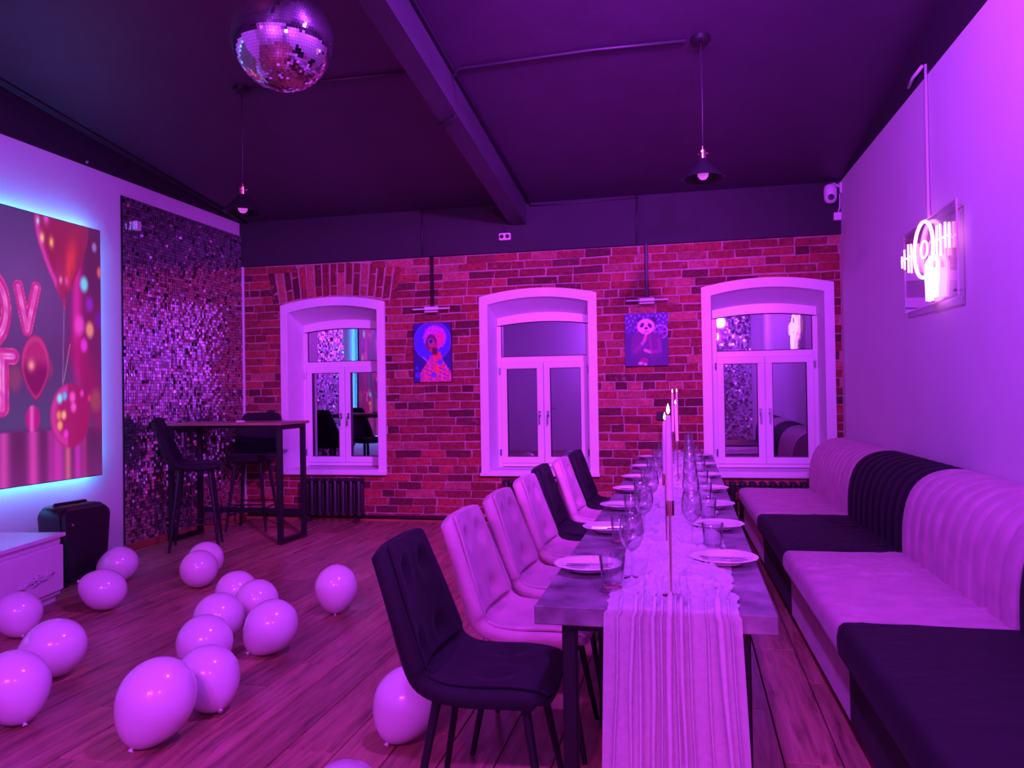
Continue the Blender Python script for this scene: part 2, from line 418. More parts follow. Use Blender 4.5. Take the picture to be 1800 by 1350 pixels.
# brick shapes
def brick_mesh(seed):
    rnd = random.Random(seed); bm = bmesh.new(); bmesh.ops.create_cube(bm, size=1.0)
    fe = [e for e in bm.edges if all(v.co.y < 0 for v in e.verts)]
    bmesh.ops.bevel(bm, geom=fe, offset=.09, segments=1, affect='EDGES')
    for v in bm.verts:
        v.co.x += rnd.uniform(-.02, .02); v.co.z += rnd.uniform(-.07, .07); v.co.y += rnd.uniform(-.14, .14) if v.co.y < -.45 else 0
    me = bpy.data.meshes.new('brick'); bm.to_mesh(me); bm.free(); me.materials.append(M['brick']); return me
BRM = [brick_mesh(k) for k in range(8)]
def brick_col(rnd):
    t = rnd.random()
    if t < .17: c = (.17, .030, .036)
    elif t < .66: c = (.36, .050, .052)
    elif t < .90: c = (.50, .070, .060)
    else: c = (.58, .15, .14)
    k = rnd.uniform(.48, .78); return (c[0] * k, c[1] * k, c[2] * k)
CO = .0855; BH = .0735; BL = .272; JT = .012
bricks = []   # (cx, cz, w, h, tilt)
rb = random.Random(11)
nrow = int(ZB / CO)
for rrow in range(nrow + 1):
    z0 = rrow * CO + .006
    if z0 + BH > ZB - .004: continue
    # free x-intervals of this row
    iv = [(XL + .01, 1.455)]
    zm = z0 + BH / 2
    for c in WC:
        if WZ0 - .02 < zm < WZC - .02:
            hw = WHW - .035
        elif WZC - .02 <= zm < WZA - .01:
            q = (zm - WZC) / (WZA - WZC); hw = WHW * math.sqrt(max(0, 1 - max(q, 0))) - .05
        else: continue
        nv = []
        for a, b_ in iv:
            if c - hw > a and c + hw < b_: nv += [(a, c - hw), (c + hw, b_)]
            else: nv.append((a, b_))
        iv = nv
    if 2.40 < zm < 2.82:   # the soldier arch over the left window
        nv = []
        for a, b_ in iv:
            e = .16 * (zm - 2.40) / .4
            lo, hi = (-4.43 - e, -3.10 + e) if zm < 2.73 else (-4.22, -3.31)
            if a < lo and b_ > hi: nv += [(a, lo), (hi, b_)]
            elif b_ <= lo or a >= hi: nv.append((a, b_))
            elif a < lo: nv.append((a, lo))
            elif b_ > hi: nv.append((hi, b_))
        iv = nv
    header_row = rb.random() < .16
    for a, b_ in iv:
        xx = a - (rb.uniform(0, .22) if rb.random() < .8 else 0)
        while xx < b_ - .02:
            L = (.128 if (header_row or rb.random() < .20) else BL) * rb.uniform(.90, 1.10)
            s, e = max(xx, a), min(xx + L, b_)
            if e - s > .035: bricks.append(((s + e) / 2, zm + rb.uniform(-.003, .003), e - s, BH * rb.uniform(.9, 1.04), rb.uniform(-.006, .006)))
            xx += L + JT * rb.uniform(.7, 1.4)
for k in range(17):       # soldier bricks, fanned
    t = (k - 8) / 8
    cx = -3.765 + t * .695
    base = arch_z(t * .60, WHW, WZC, WZA) + .02
    for (h0, h1) in (((.0, .235), (.247, .345)) if k % 2 else ((.0, .10), (.112, .345))):
        a = t * .16; zmid = base + (h0 + h1) / 2; top = min(base + h1, ZB - .01); hh = top - (base + h0)
        if hh > .03: bricks.append((cx + math.sin(a) * (h0 + h1) / 2, base + h0 + hh / 2, .068, hh, a))
def brick_rank(b):
    cx, cz, w_, h_, t = b
    hid = 0
    if cz < .1: hid = .5
    if cz < .46 and any(abs(cx - c) < .38 for c in (-3.74, -1.48, .78)): hid = .6
    if cx > -.9 and cz < .62: hid = .7
    return w_ * h_ * (1 - hid)
order = sorted(range(len(bricks)), key=lambda i_: -brick_rank(bricks[i_]))
main = set(order[:300])
rest_v = []; rest_f = []; rest_c = []
for i_, (cx, cz, w_, h_, tl) in enumerate(bricks):
    me = BRM[rb.randrange(8)]; dep = .03; proud = rb.uniform(.006, .014); c = brick_col(rb)
    yc = YB - proud + dep / 2
    if i_ in main:
        o = inst('brick', me, wall_back, (cx, yc, cz), (0, tl, 0), (w_, dep, h_)); o.color = (*c, 1)
    else:
        b0 = len(rest_v); ct, st_ = math.cos(tl), math.sin(tl)
        for v in me.vertices:
            px, py, pz = v.co.x * w_, v.co.y * dep, v.co.z * h_
            rest_v.append((cx + px * ct + pz * st_, yc + py, cz - px * st_ + pz * ct)); rest_c.append((*c, 1))
        for p in me.polygons: rest_f.append(tuple(b0 + q for q in p.vertices))
me = bpy.data.meshes.new('bricks'); me.from_pydata(rest_v, [], rest_f); me.materials.append(M['brick_attr'])
at = me.color_attributes.new('Col', 'FLOAT_COLOR', 'POINT'); at.data.foreach_set('color', [q for c in rest_c for q in c])
o = bpy.data.objects.new('bricks', me); link(o, wall_back); o['kind'] = 'stuff'

# ------------------------------------------------------------------ windows
def make_window(n, c):
    FD = .30          # reveal depth
    yf = YB + FD
    BHW, BZC, BZA, BZ0 = .505, 2.15, 2.20, .575    # opening at the frame
    root = thing('window_%d' % n, None, None, (c, 0, 0)); tag(root, kind='structure')
    # casing: white border around the opening, proud of the bricks
    def border(o_hw, o_zc, o_za, o_z0, i_hw, i_zc, i_za, i_z0, n_=16):
        O = [(-o_hw, o_z0)] + [(-o_hw + 2 * o_hw * k / n_, arch_z(-o_hw + 2 * o_hw * k / n_, o_hw, o_zc, o_za)) for k in range(n_ + 1)] + [(o_hw, o_z0)]
        I = [(-i_hw, i_z0)] + [(-i_hw + 2 * i_hw * k / n_, arch_z(-i_hw + 2 * i_hw * k / n_, i_hw, i_zc, i_za)) for k in range(n_ + 1)] + [(i_hw, i_z0)]
        return O, I
    O, I = border(WHW, WZC, WZA, .50, IHW, 2.288, 2.352, .50)
    m = MB(); b0 = 0; y0, y1 = YB - .035, YB + .01
    K = len(O)
    m.v = [(p[0], y0, p[1]) for p in O] + [(p[0], y0, p[1]) for p in I] + [(p[0], y1, p[1]) for p in O] + [(p[0], y1, p[1]) for p in I]
    for k in range(K - 1):
        m.f += [(k, k + 1, K + k + 1, K + k), (2 * K + k, 2 * K + k + 1, k + 1, k), (K + k, K + k + 1, 3 * K + k + 1, 3 * K + k)]
    m.build('window_casing', M['plaster'], root)
    # splayed reveal
    Bk = [(-BHW, BZ0 - .02)] + [(-BHW + 2 * BHW * k / 16, arch_z(-BHW + 2 * BHW * k / 16, BHW, BZC, BZA)) for k in range(17)] + [(BHW, BZ0 - .02)]
    mj = MB()
    mj.v = [(p[0], YB - .005, p[1]) for p in I] + [(p[0], yf + .06, p[1]) for p in Bk]
    mj.f = [(k, k + 1, K + k + 1, K + k) for k in range(K - 1)]
    mj.build('window_reveal', M['plaster'], root, smooth=35)
    # sill
    MB().box((0, YB + .12, .535), (2 * IHW + .02, .37, .05), b=.006).box((0, YB - .045, .515), (2 * WHW + .02, .05, .035), b=.006).build('window_sill', M['plaster'], root)
    # frame
    def rect_frame(x0, x1, z0, z1, w_, ya, yb_):
        return MB().box(((x0 + x1) / 2, (ya + yb_) / 2, z0 + w_ / 2), (x1 - x0, yb_ - ya, w_), b=.004).box(((x0 + x1) / 2, (ya + yb_) / 2, z1 - w_ / 2), (x1 - x0, yb_ - ya, w_), b=.004).box(
            (x0 + w_ / 2, (ya + yb_) / 2, (z0 + z1) / 2), (w_, yb_ - ya, z1 - z0 - 2 * w_ + .002), b=.004).box((x1 - w_ / 2, (ya + yb_) / 2, (z0 + z1) / 2), (w_, yb_ - ya, z1 - z0 - 2 * w_ + .002), b=.004)
    fr = MB()
    fw = .042
    fr.box((-BHW + fw / 2 - .004, yf + .03, 1.3225), (fw + .008, .06, 1.525), b=.003).box((BHW - fw / 2 + .004, yf + .03, 1.3225), (fw + .008, .06, 1.525), b=.003)
    fr.box((0, yf + .031, .59), (2 * BHW - 2 * fw, .058, .05), b=.003).box((0, yf + .031, 1.720), (2 * BHW - 2 * fw, .058, .060), b=.003).box((0, yf + .030, 1.15), (.06, .050, 1.08))
    nn = 16
    for k in range(nn):      # arched head of the frame
        a = -BHW + 2 * BHW * k / nn; b_ = -BHW + 2 * BHW * (k + 1) / nn
        P = [(a, arch_z(a, BHW, 2.09, 2.128)), (b_, arch_z(b_, BHW, 2.09, 2.128)), (b_, arch_z(b_, BHW, BZC + .03, BZA + .03)), (a, arch_z(a, BHW, BZC + .03, BZA + .03))]
        fr.prism(P, yf, yf + .06)
    fr.build('window_frame', M['pvc'], root, fix=True)
    # transom pane with gasket
    pz0 = 1.752
    T = [(-.463, pz0), (.463, pz0)] + [(.463 - .926 * k / nn, arch_z(.463 - .926 * k / nn, BHW, 2.088, 2.126)) for k in range(nn + 1)]
    MB().prism(T, yf + .028, yf + .034).build('window_pane', M['mirror_glass'], root)
    def ring(P, w_):
        cx = sum(p[0] for p in P) / len(P); cz = sum(p[1] for p in P) / len(P); q = MB(); kk = len(P)
        inn = [(p[0] - w_ * (1 if p[0] > cx else -1) * (1 if abs(p[0] - cx) > .2 or kk < 6 else 0), p[1] - w_ * (1 if p[1] > cz else -1)) for p in P]
        q.v = [(p[0], yf + .022, p[1]) for p in P] + [(p[0], yf + .022, p[1]) for p in inn] + [(p[0], yf + .03, p[1]) for p in inn]
        for k in range(kk):
            j = (k + 1) % kk; q.f += [(k, j, kk + j, kk + k), (kk + k, kk + j, 2 * kk + j, 2 * kk + k)]
        return q
    ring(T, .006).build('glazing_gasket', M['rubber'], root)
    # two casements
    for s in (-1, 1):
        x0, x1 = (-.468, -.003) if s < 0 else (.003, .468)
        cs = rect_frame(x0, x1, .605, 1.690, .070, yf - .018, yf + .03).build('casement', M['pvc'], root)
        px0, px1, qz0, qz1 = x0 + .068, x1 - .068, .673, 1.622
        MB().box(((px0 + px1) / 2, yf + .012, (qz0 + qz1) / 2), (px1 - px0, .006, qz1 - qz0)).build('window_pane', M['mirror_glass'], cs)
        q = MB(); w_ = .005
        for (ax, az, dx, dz) in (((px0 + px1) / 2, qz0 + w_ / 2, px1 - px0, w_), ((px0 + px1) / 2, qz1 - w_ / 2, px1 - px0, w_), (px0 + w_ / 2, (qz0 + qz1) / 2, w_, qz1 - qz0), (px1 - w_ / 2, (qz0 + qz1) / 2, w_, qz1 - qz0)):
            q.box((ax, yf - .004, az), (dx, .028, dz))
        q.build('glazing_gasket', M['rubber'], cs)
        hx = -.045 if s < 0 else .045
        MB().box((hx, yf - .024, 1.13), (.026, .012, .07), b=.003).tube([(hx, yf - .03, 1.13), (hx, yf - .06, 1.13), (hx - .002 * s, yf - .062, 1.02)], .008, 6).build('handle', M['chrome'], cs, smooth=40)
        for hz in (.72, 1.60):
            MB().tube([(s * .478, yf - .024, hz - .035), (s * .478, yf - .024, hz + .035)], .008, 6).build('hinge', M['chrome'], cs, smooth=40)
    return root
for k, c in enumerate(WC): make_window(k + 1, c)
# night outside: solid outer wall behind the windows
ow = MB().box(((XL + 1.56) / 2, YB + .5, 1.7), (7.2, .05, 3.8)).build('wall_outer', M['dark_paint']); tag(ow, kind='structure')

# ------------------------------------------------------------------ ceiling beam, conduits
def beam_pt(y, dz): return zc(y) - dz
bm_ = MB()
for y in (YR, 8.0):
    k = (8.0 - y) / 4.0
    xl, xrr = -1.753 + .02 * k, -1.588 + .012 * k
    for (xx, dz) in ((xl, .22), (xrr, .225), (xrr + .01, -.05), (xl - .01, -.05)): bm_.v.append((xx, y, beam_pt(y, dz)))
bm_.f = [(0, 1, 5, 4), (1, 2, 6, 5), (0, 4, 7, 3), (0, 3, 2, 1), (4, 5, 6, 7), (2, 3, 7, 6)]
beam = bm_.build('trim_1', M['beam_paint']); tag(beam, kind='structure')
def cable(name, pts, r, m_, label, cat, n=6):
    o = MB().tube(pts, r, n).build(name, m_, None, smooth=True); return tag(o, label, cat)
def cz_(x_, y_, d=.012): return (x_, y_, zc(y_) - d)
cable('ceiling_conduit', [cz_(-3.10, 5.19), cz_(-2.45, 5.19), cz_(-1.80, 5.20)], .010, M['cable'], 'dark conduit on the ceiling from the left pendant lamp to the beam', 'conduit')
cable('ceiling_conduit', [(-1.76, 5.55, zc(5.55) - .235), (-1.60, 5.45, zc(5.45) - .24), (-1.575, 5.42, zc(5.42) - .20), (-1.575, 5.30, zc(5.3) - .03), cz_(-1.50, 5.22), cz_(-.57, 5.17), cz_(.04, 5.18)], .011, M['cable'], 'dark conduit looping over the beam to the right pendant lamp', 'conduit')
cable('ceiling_conduit', [(-1.54, y, zc(y) - .012) for y in (1.0, 3.0, 5.0, 7.95)], .008, M['cable'], 'thin dark conduit running along the right side of the beam', 'conduit')
cable('ceiling_conduit', [(XL + .10, y, zc(y) - .012) for y in (1.0, 3.0, 5.0, 7.95)], .010, M['cable'], 'thin dark conduit along the ceiling above the left wall', 'conduit')
cable('wall_conduit', [(-2.712, 7.945, 3.33), (-2.716, 7.945, 2.84)], .010, M['cable'], 'dark conduit down the black band above the portrait canvas', 'conduit')
cable('wall_conduit', [(-.448, 7.945, 3.32), (-.455, 7.945, 2.84)], .010, M['cable'], 'dark conduit down the black band above the panda canvas', 'conduit')
cable('wall_conduit', [(-.448, 7.945, 3.30), (-1.2, 7.945, 3.29), (-1.55, 7.945, 3.29)], .007, M['cable'], 'dark conduit along the black band from the beam towards the right', 'conduit')

# ------------------------------------------------------------------ left wall: sequin panel, skirting, screen
bs = MB().box((XL + .012, 7.02, .035), (.024, 1.96, .07), b=.004).build('baseboard_left', M['wood_trim']); tag(bs, kind='structure')
tr = MB().box((XL + .018, 7.978, 1.60), (.03, .03, 3.1), b=.004).build('trim_2', M['white_plastic']); tag(tr, kind='structure')
sp = thing('sequin_panel', 'mirrored sequin shimmer panel covering the left wall beside the corner', 'wall panel', (XL + .003, 7.0, .07))
MB().box((.006, 0, 1.55), (.012, 1.92, 3.1)).build('backing', M['black_plastic'], sp)
rs = random.Random(3); sq = MB(); PT = .0298
ny, nz = int(1.92 / PT), int(3.1 / PT)
for j in range(ny):
    for k in range(nz):
        cy = -.96 + (j + .5) * PT; czz = (k + .5) * PT
        big = rs.random() < .2
        ty = rs.gauss(0, .05 if not big else .18); tz = rs.gauss(0, .12 if not big else .30)
        h = .0135
        n_ = Vector((1, tz, ty)).normalized(); a = Vector((0, 1, 0)); a = (a - n_ * a.dot(n_)).normalized(); b_ = n_.cross(a)
        cc = Vector((.020, cy, czz))
        b0 = len(sq.v)
        for (s1, s2) in ((-1, -.86), (-.86, -1), (.86, -1), (1, -.86), (1, .86), (.86, 1), (-.86, 1), (-1, .86)): sq.v.append(tuple(cc + a * h * s1 + b_ * h * s2))
        sq.f.append(tuple(range(b0, b0 + 8)))
o = sq.build('sequins', M['sequin'], sp, fix=False); o['kind'] = 'stuff'
o = MB().box((XL + .045, 6.20, 2.93), (.05, .07, .085), b=.008).build('motion_sensor', M['white_plastic']); tag(o, 'small white sensor box on the upper left of the sequin panel', 'sensor')
o = MB().lathe([(.0, .0), (.018, .0), (.018, .012), (.008, .02), (0, .02)], 12).build('ceiling_hook', M['chrome'], None, smooth=40, loc=(XL + .02, 5.618, 3.35)); o.rotation_euler = (0, PI / 2, 0); tag(o, 'tiny bright metal hook on the dark band above the screen', 'hook')

sp2 = thing('sequin_panel', 'mirrored sequin panel on the rear wall, seen reflected in the right window', 'wall panel', (.95, YR + .004, .25))
MB().box((0, .006, 1.5), (.96, .012, 3.0)).build('backing', M['black_plastic'], sp2)
sq = MB()
for j in range(24):
    for k in range(75):
        n_ = Vector((rs.gauss(0, .14), 1, rs.gauss(0, .14))).normalized(); a = Vector((1, 0, 0)); a = (a - n_ * a.dot(n_)).normalized(); b_ = n_.cross(a); cc = Vector((-.46 + j * .04, .022, .02 + k * .04)); b0 = len(sq.v)
        sq.v += [tuple(cc + a * .018 * s1 + b_ * .018 * s2) for s1, s2 in ((-1, -1), (1, -1), (1, 1), (-1, 1))]; sq.f.append((b0, b0 + 1, b0 + 2, b0 + 3))
o = sq.build('sequins', M['sequin'], sp2, fix=False); o['kind'] = 'stuff'

def paint_panel(name, w_, h_, nx, nz_, fn, m_, parent, flip=False):
    """flat printed picture: fn(S,T) -> rgb array (sRGB), S across 0..w, T up 0..h; lies in local y(S) z(T) plane facing +x"""
    S, T = np.meshgrid((np.arange(nx + 1)) / nx * w_, np.arange(nz_ + 1) / nz_ * h_, indexing='ij')
    Cc = lin(np.clip(fn(S, T), 0, 1))
    V = np.zeros((nx + 1, nz_ + 1, 3)); V[..., 1] = S; V[..., 2] = T
    idx = np.arange((nx + 1) * (nz_ + 1)).reshape(nx + 1, nz_ + 1)
    Fq = np.stack([idx[:-1, :-1], idx[1:, :-1], idx[1:, 1:], idx[:-1, 1:]], -1).reshape(-1, 4)
    me = bpy.data.meshes.new(name); me.from_pydata(V.reshape(-1, 3).tolist(), [], Fq.tolist()); me.materials.append(m_)
    at_ = me.color_attributes.new('Col', 'FLOAT_COLOR', 'POINT')
    C4 = np.ones((V.reshape(-1, 3).shape[0], 4)); C4[:, :3] = Cc.reshape(-1, 3); at_.data.foreach_set('color', C4.ravel())
    o_ = bpy.data.objects.new(name, me); link(o_, parent); return o_
def sm(d, w_): return np.clip(.5 - d / w_, 0, 1)           # soft mask, inside where d<0
def ell(S, T, cy, cz2, ry, rz): return np.sqrt(((S - cy) / ry) ** 2 + ((T - cz2) / rz) ** 2) - 1
def seg(S, T, a, b_):
    ax, az = a; bx, bz = b_; dx, dz = bx - ax, bz - az
    t = np.clip(((S - ax) * dx + (T - az) * dz) / (dx * dx + dz * dz), 0, 1)
    return np.sqrt((S - ax - t * dx) ** 2 + (T - az - t * dz) ** 2)
def mixc(C, m_, col):
    m_ = m_[..., None]; return C * (1 - m_) + np.array(col, float) * m_
def drop(S, T, cy, cz2, ry, rz, tip):      # balloon outline narrowing to a tip below
    t = np.clip((cz2 - T) / rz, 0, 1)
    return np.sqrt(((S - cy) / (ry * (1 - tip * t ** 1.5))) ** 2 + ((T - cz2) / rz) ** 2) - 1

SY0, SY1, SZ0, SZ1 = 2.35, 5.675, .727, 2.776
def screen_pic(S, T):
    y = S + SY0; z = T + SZ0
    sh = y.shape; C = np.zeros(sh + (3,))
    g = np.clip((y - 4.3) / 1.4, 0, 1); v = np.clip((z - 1.1) / 1.7, 0, 1)
    C[:] = np.array((.36, .16, .42)); C = mixc(C, (1 - g) * .7 * v, (.30, .24, .55)); C = mixc(C, sm(ell(y, z, 4.85, 2.2, .5, .35), 1.4) * .5, (.52, .28, .66))
    C = mixc(C, np.clip((1.75 - z) / .6, 0, 1) * np.clip((z - 1.12) * 20, 0, 1) * .6, (.30, .28, .50))
    flo = np.clip((1.135 - z) * 60, 0, 1)
    C = mixc(C, flo, (.38, .13, .36)); C = mixc(C, flo * np.clip((1.0 - z) / .3, 0, 1) * .5, (.55, .16, .55))
    for yy, ww, cc, k in ((4.70, .05, (.95, .30, .80), .7), (4.96, .05, (.95, .28, .78), .75), (5.20, .07, (.92, .22, .80), .7), (5.30, .03, (.95, .45, .55), .7), (5.40, .04, (.9, .2, .85), .7), (5.12, .03, (.85, .2, .75), .4), (5.47, .03, (.85, .2, .6), .5), (4.4, .06, (.9, .25, .7), .5)):
        C = mixc(C, flo * np.exp(-((y - yy) / ww) ** 2) * k, cc)
    # large blurred balloon on the right
    m_ = sm(ell(y, z, 5.62, 2.0, .30, .75), .35); C = mixc(C, m_ * .9, (.45, .10, .35)); C = mixc(C, m_ * np.exp(-((y - 5.40) / .06) ** 2) * .9, (.85, .15, .65))
    C = mixc(C, sm(ell(y, z, 5.66, 2.5, .18, .35), .5) * .7, (.35, .12, .35)); C = mixc(C, sm(seg(y, z, (5.42, 1.75), (5.66, 1.2)) - .10, .12) * .7, (.62, .08, .38))
    # upper balloon
    d = drop(y, z, 5.26, 2.72, .275, .57, .62); m_ = sm(d, .04)
    C = mixc(C, m_, (.58, .12, .34)); C = mixc(C, m_ * np.exp(-((y - 5.38 + (2.72 - z) * .15) / .055) ** 2) * np.exp(-((z - 2.45) / .18) ** 2) * .85, (.92, .22, .32)); C = mixc(C, m_ * np.exp(-((y - 5.22) / .03) ** 2) * np.clip((2.55 - z) * 2.5, 0, 1) * .6, (.80, .20, .62)); C = mixc(C, m_ * np.clip(np.sin(y * 95 + z * 6), 0, 1) * np.clip((2.6 - z) * 2, 0, 1) * .35, (.45, .06, .40))
    edge = np.exp(-((d + .10) / .10) ** 2) * (y < 5.2); C = mixc(C, m_ * edge * .8, (.88, .25, .80))
    C = mixc(C, m_ * np.clip((z - 2.6) * 4, 0, 1) * .5, (.52, .16, .40))
    for a, b_, r_, cc in ((5.06, 2.60, .02, (1, .75, .6)), (5.15, 2.58, .02, (1, .7, .45)), (5.10, 2.76, .025, (.9, .3, .85)), (5.30, 2.30, .02, (.9, .25, .7)), (5.02, 2.72, .014, (.75, .8, 1)), (5.24, 2.30, .015, (.95, .5, .8))):
        C = mixc(C, np.exp(-(((y - a) / r_) ** 2 + ((z - b_) / (r_ * 1.9)) ** 2)), cc)
    C = mixc(C, sm(seg(y, z, (5.273, 2.15), (5.273, 2.09)) - .012, .01), (.75, .12, .35)); C = mixc(C, sm(seg(y, z, (5.272, 2.09), (5.25, 1.47)) - .003, .008) * .8, (.75, .45, .75)); C = mixc(C, sm(seg(y, z, (5.33, 1.80), (5.26, 1.50)) - .003, .008) * .8, (.85, .6, .6))
    # bokeh
    for a, b_, r_, cc in ((5.484, 2.298, .040, (.45, .85, 1.0)), (5.542, 1.931, .042, (.95, .55, .50)), (5.43, 1.96, .05, (.92, .25, .80)), (5.478, 1.80, .036, (.92, .2, .88)), (5.54, 2.14, .04, (.55, .15, .75)), (5.64, 2.02, .04, (.45, .1, .65)), (5.66, 2.42, .03, (.85, .4, .35)), (5.60, 2.62, .025, (.6, .45, .8)), (5.60, 1.35, .06, (.6, .25, .35)), (5.10, 1.60, .05, (.6, .2, .4)), (4.80, 1.52, .06, (.55, .22, .40))):
        C = mixc(C, sm(ell(y, z, a, b_, r_, r_ * 1.5), .8) * .9, cc)
    # foil letters O V T
    def foil(dd, half):
        nonlocal C
        m2 = sm(dd - half, .012); k = np.clip(1 - dd / half, 0, 1)
        C = mixc(C, m2, (.70, .09, .46)); C = mixc(C, m2 * np.clip(k * 2.2, 0, 1) * .85, (.84, .20, .66))
        wv = .5 + .5 * np.sin(y * 43 + z * 17 + 1.5 * np.sin(z * 31)); wv2 = .5 + .5 * np.sin(z * 23 - y * 9)
        C = mixc(C, m2 * np.exp(-((k - .80) / .16) ** 2) * (.35 + .5 * wv), (.98, .62, .95)); C = mixc(C, m2 * np.exp(-((k - .45) / .10) ** 2) * wv2 * .6, (.60, .10, .66)); C = mixc(C, m2 * np.exp(-((k - .10) / .07) ** 2) * (.3 + .6 * wv), (.98, .45, .60))
    foil(np.abs(np.sqrt(((y - 4.60) / .13) ** 2 + ((z - 2.01) / .215) ** 2) - 1) * .14, .048)
    foil(np.minimum(seg(y, z, (4.835, 2.20), (4.915, 1.88)), seg(y, z, (5.0, 2.21), (4.915, 1.88))), .045)
    foil(np.minimum(seg(y, z, (4.42, 1.68), (4.785, 1.68)), seg(y, z, (4.69, 1.68), (4.69, 1.30))), .060)
    # exclamation of two balloons
    d = drop(y, z, 4.99, 1.60, .135, .25, .55); m_ = sm(d, .06); C = mixc(C, m_, (.50, .07, .36)); C = mixc(C, m_ * np.clip((z - 1.58) / .1, 0, 1) * .8, (.74, .16, .48)); C = mixc(C, m_ * np.exp(-((d + .12) / .08) ** 2) * .6, (.80, .25, .55)); C = mixc(C, m_ * np.exp(-(((y - 4.95) / .03) ** 2 + ((z - 1.62) / .04) ** 2)), (1, .6, .6))
    d = ell(y, z, 4.96, 1.22, .068, .10); m_ = sm(d, .12); C = mixc(C, m_, (.70, .10, .50)); C = mixc(C, m_ * np.exp(-((y - 4.95) / .02) ** 2) * .8, (.95, .4, .85))
    # round balloon near the floor
    d = ell(y, z, 5.33, 1.235, .205, .255); m_ = sm(d, .10); C = mixc(C, m_, (.62, .09, .38)); C = mixc(C, m_ * np.exp(-((d + .15) / .15) ** 2) * (y < 5.3) * .8, (.85, .22, .68)); C = mixc(C, m_ * np.clip((5.45 - y) / .3, 0, 1) * .3, (.78, .22, .60))
    for a, b_, r_, cc in ((5.22, 1.37, .026, (.55, .85, 1)), (5.27, 1.39, .024, (.4, .65, .95)), (5.35, 1.38, .03, (.95, .3, .8)), (5.36, 1.30, .028, (.95, .3, .8)), (5.45, 1.41, .02, (.9, .2, .7)), (5.21, 1.24, .024, (.9, .5, .4)), (5.26, 1.24, .024, (.95, .65, .5)), (5.22, 1.16, .026, (.95, .6, .4)), (5.28, 1.09, .024, (.95, .2, .85)), (5.53, 1.37, .02, (.85, .15, .5))):
        C = mixc(C, sm(ell(y, z, a, b_, r_, r_ * 1.4), .9), cc)
    return C
scr = thing('wall_screen', 'large lit wall screen showing pink foil letters and balloons', 'screen', (XL, SY0, SZ0))
MB().box((.090, (SY1 - SY0) / 2, (SZ1 - SZ0) / 2), (.026, SY1 - SY0, SZ1 - SZ0), b=.003).build('housing', M['black_plastic'], scr)
p = paint_panel('display', SY1 - SY0 - .012, SZ1 - SZ0 - .012, 420, 260, lambda S, T: screen_pic(S + .006, T + .006), M['screen'], scr); p.location = (.1045, .006, .006)
MB().box((.039, 1.67, 1.0), (.078, 1.2, .9), b=.004).build('wall_bracket', M['black_metal'], scr)
for (cy, czz, dy, dz) in ((SY1 - SY0 - .032, (SZ1 - SZ0) / 2, .014, SZ1 - SZ0 - .06), ((SY1 - SY0) / 2, SZ1 - SZ0 - .032, SY1 - SY0 - .07, .014), ((SY1 - SY0) / 2, .032, SY1 - SY0 - .07, .014)):
    MB().box((.072, cy, czz), (.010, dy, dz)).build('led_strip', M['led_strip'], scr)

# ------------------------------------------------------------------ neon sign on the right wall
XN = xr(5.2) - .055
ns = thing('neon_sign', 'glowing pink neon microphone and sound bars on a clear acrylic panel', 'neon sign', (XN, 0, 0))
NY0, NY1, NZ0, NZ1 = 4.765, 5.825, 1.860, 2.394
MB().box((.012, (NY0 + NY1) / 2, (NZ0 + NZ1) / 2), (.006, NY1 - NY0, NZ1 - NZ0)).build('acrylic_panel', M['acrylic'], ns)
eg = MB()
for (cy, czz, dy, dz) in (((NY0 + NY1) / 2, NZ0, NY1 - NY0, .006), ((NY0 + NY1) / 2, NZ1, NY1 - NY0, .004), (NY0, (NZ0 + NZ1) / 2, .008, NZ1 - NZ0), (NY1, (NZ0 + NZ1) / 2, .005, NZ1 - NZ0)): eg.box((.012, cy, czz), (.008, dy, dz))
eg.build('polished_edge', M['white_plastic'], ns)
for yy in (NY0 + .03, NY1 - .03):
    for zz in (NZ0 + .03, NZ1 - .03): MB().tube([(.05, yy, zz), (-.004, yy, zz)], .007, 8).build('standoff', M['chrome'], ns, smooth=40)
def neon(pts, r=.011, m_='neon', closed=False):
    P = [(-.012, a, b_) for a, b_ in pts]
    MB().tube(P, r, 8).build('neon_tube', M[m_], ns, smooth=True)
neon([(5.305 + .195 * math.cos(a), 2.205 + .172 * math.sin(a)) for a in np.linspace(0, 2 * PI, 37)], .011)
neon([(5.295 + .07 * math.cos(a), 2.205 + .052 * math.sin(a)) for a in np.linspace(0, 2 * PI, 25)], .0065)
neon([(5.245, 1.880), (5.25, 1.96), (5.262, 2.03), (5.24, 2.11), (5.17, 2.135), (5.08, 2.13), (5.03, 2.08), (5.035, 2.00), (5.06, 1.94), (5.062, 1.885)], .011)
neon([(5.20, 1.872), (5.20, 1.95), (5.215, 2.03), (5.20, 2.09)], .010)
neon([(5.155, 1.872), (5.15, 1.97), (5.15, 2.05), (5.155, 2.11)], .010)
neon([(5.108, 1.885), (5.10, 1.98), (5.09, 2.06)], .009)
for a, z0, z1, m_ in ((5.575, 2.10, 2.29, 'neon'), (5.645, 2.112, 2.30, 'neon'), (5.735, 2.145, 2.28, 'neon_warm'), (5.80, 2.165, 2.245, 'neon_warm'), (5.04, 2.11, 2.30, 'neon'), (4.975, 2.113, 2.297, 'neon'), (4.885, 2.142, 2.29, 'neon_warm'), (4.815, 2.13, 2.275, 'neon_warm')):
    neon([(a, z0), (a, z1)], .0065, m_)
neon([(5.50, 2.21), (5.81, 2.215)], .0065, 'neon_warm'); neon([(5.10, 2.215), (4.80, 2.205)], .0065, 'neon_warm')
cable('neon_power_cable', [(XN + .03, 5.32, 2.39), (xr(5.36) - .015, 5.36, 2.47), (xr(5.36) - .012, 5.362, 3.38)], .010, M['white_cable'], 'white cable rising from the neon sign to the ceiling edge', 'cable')
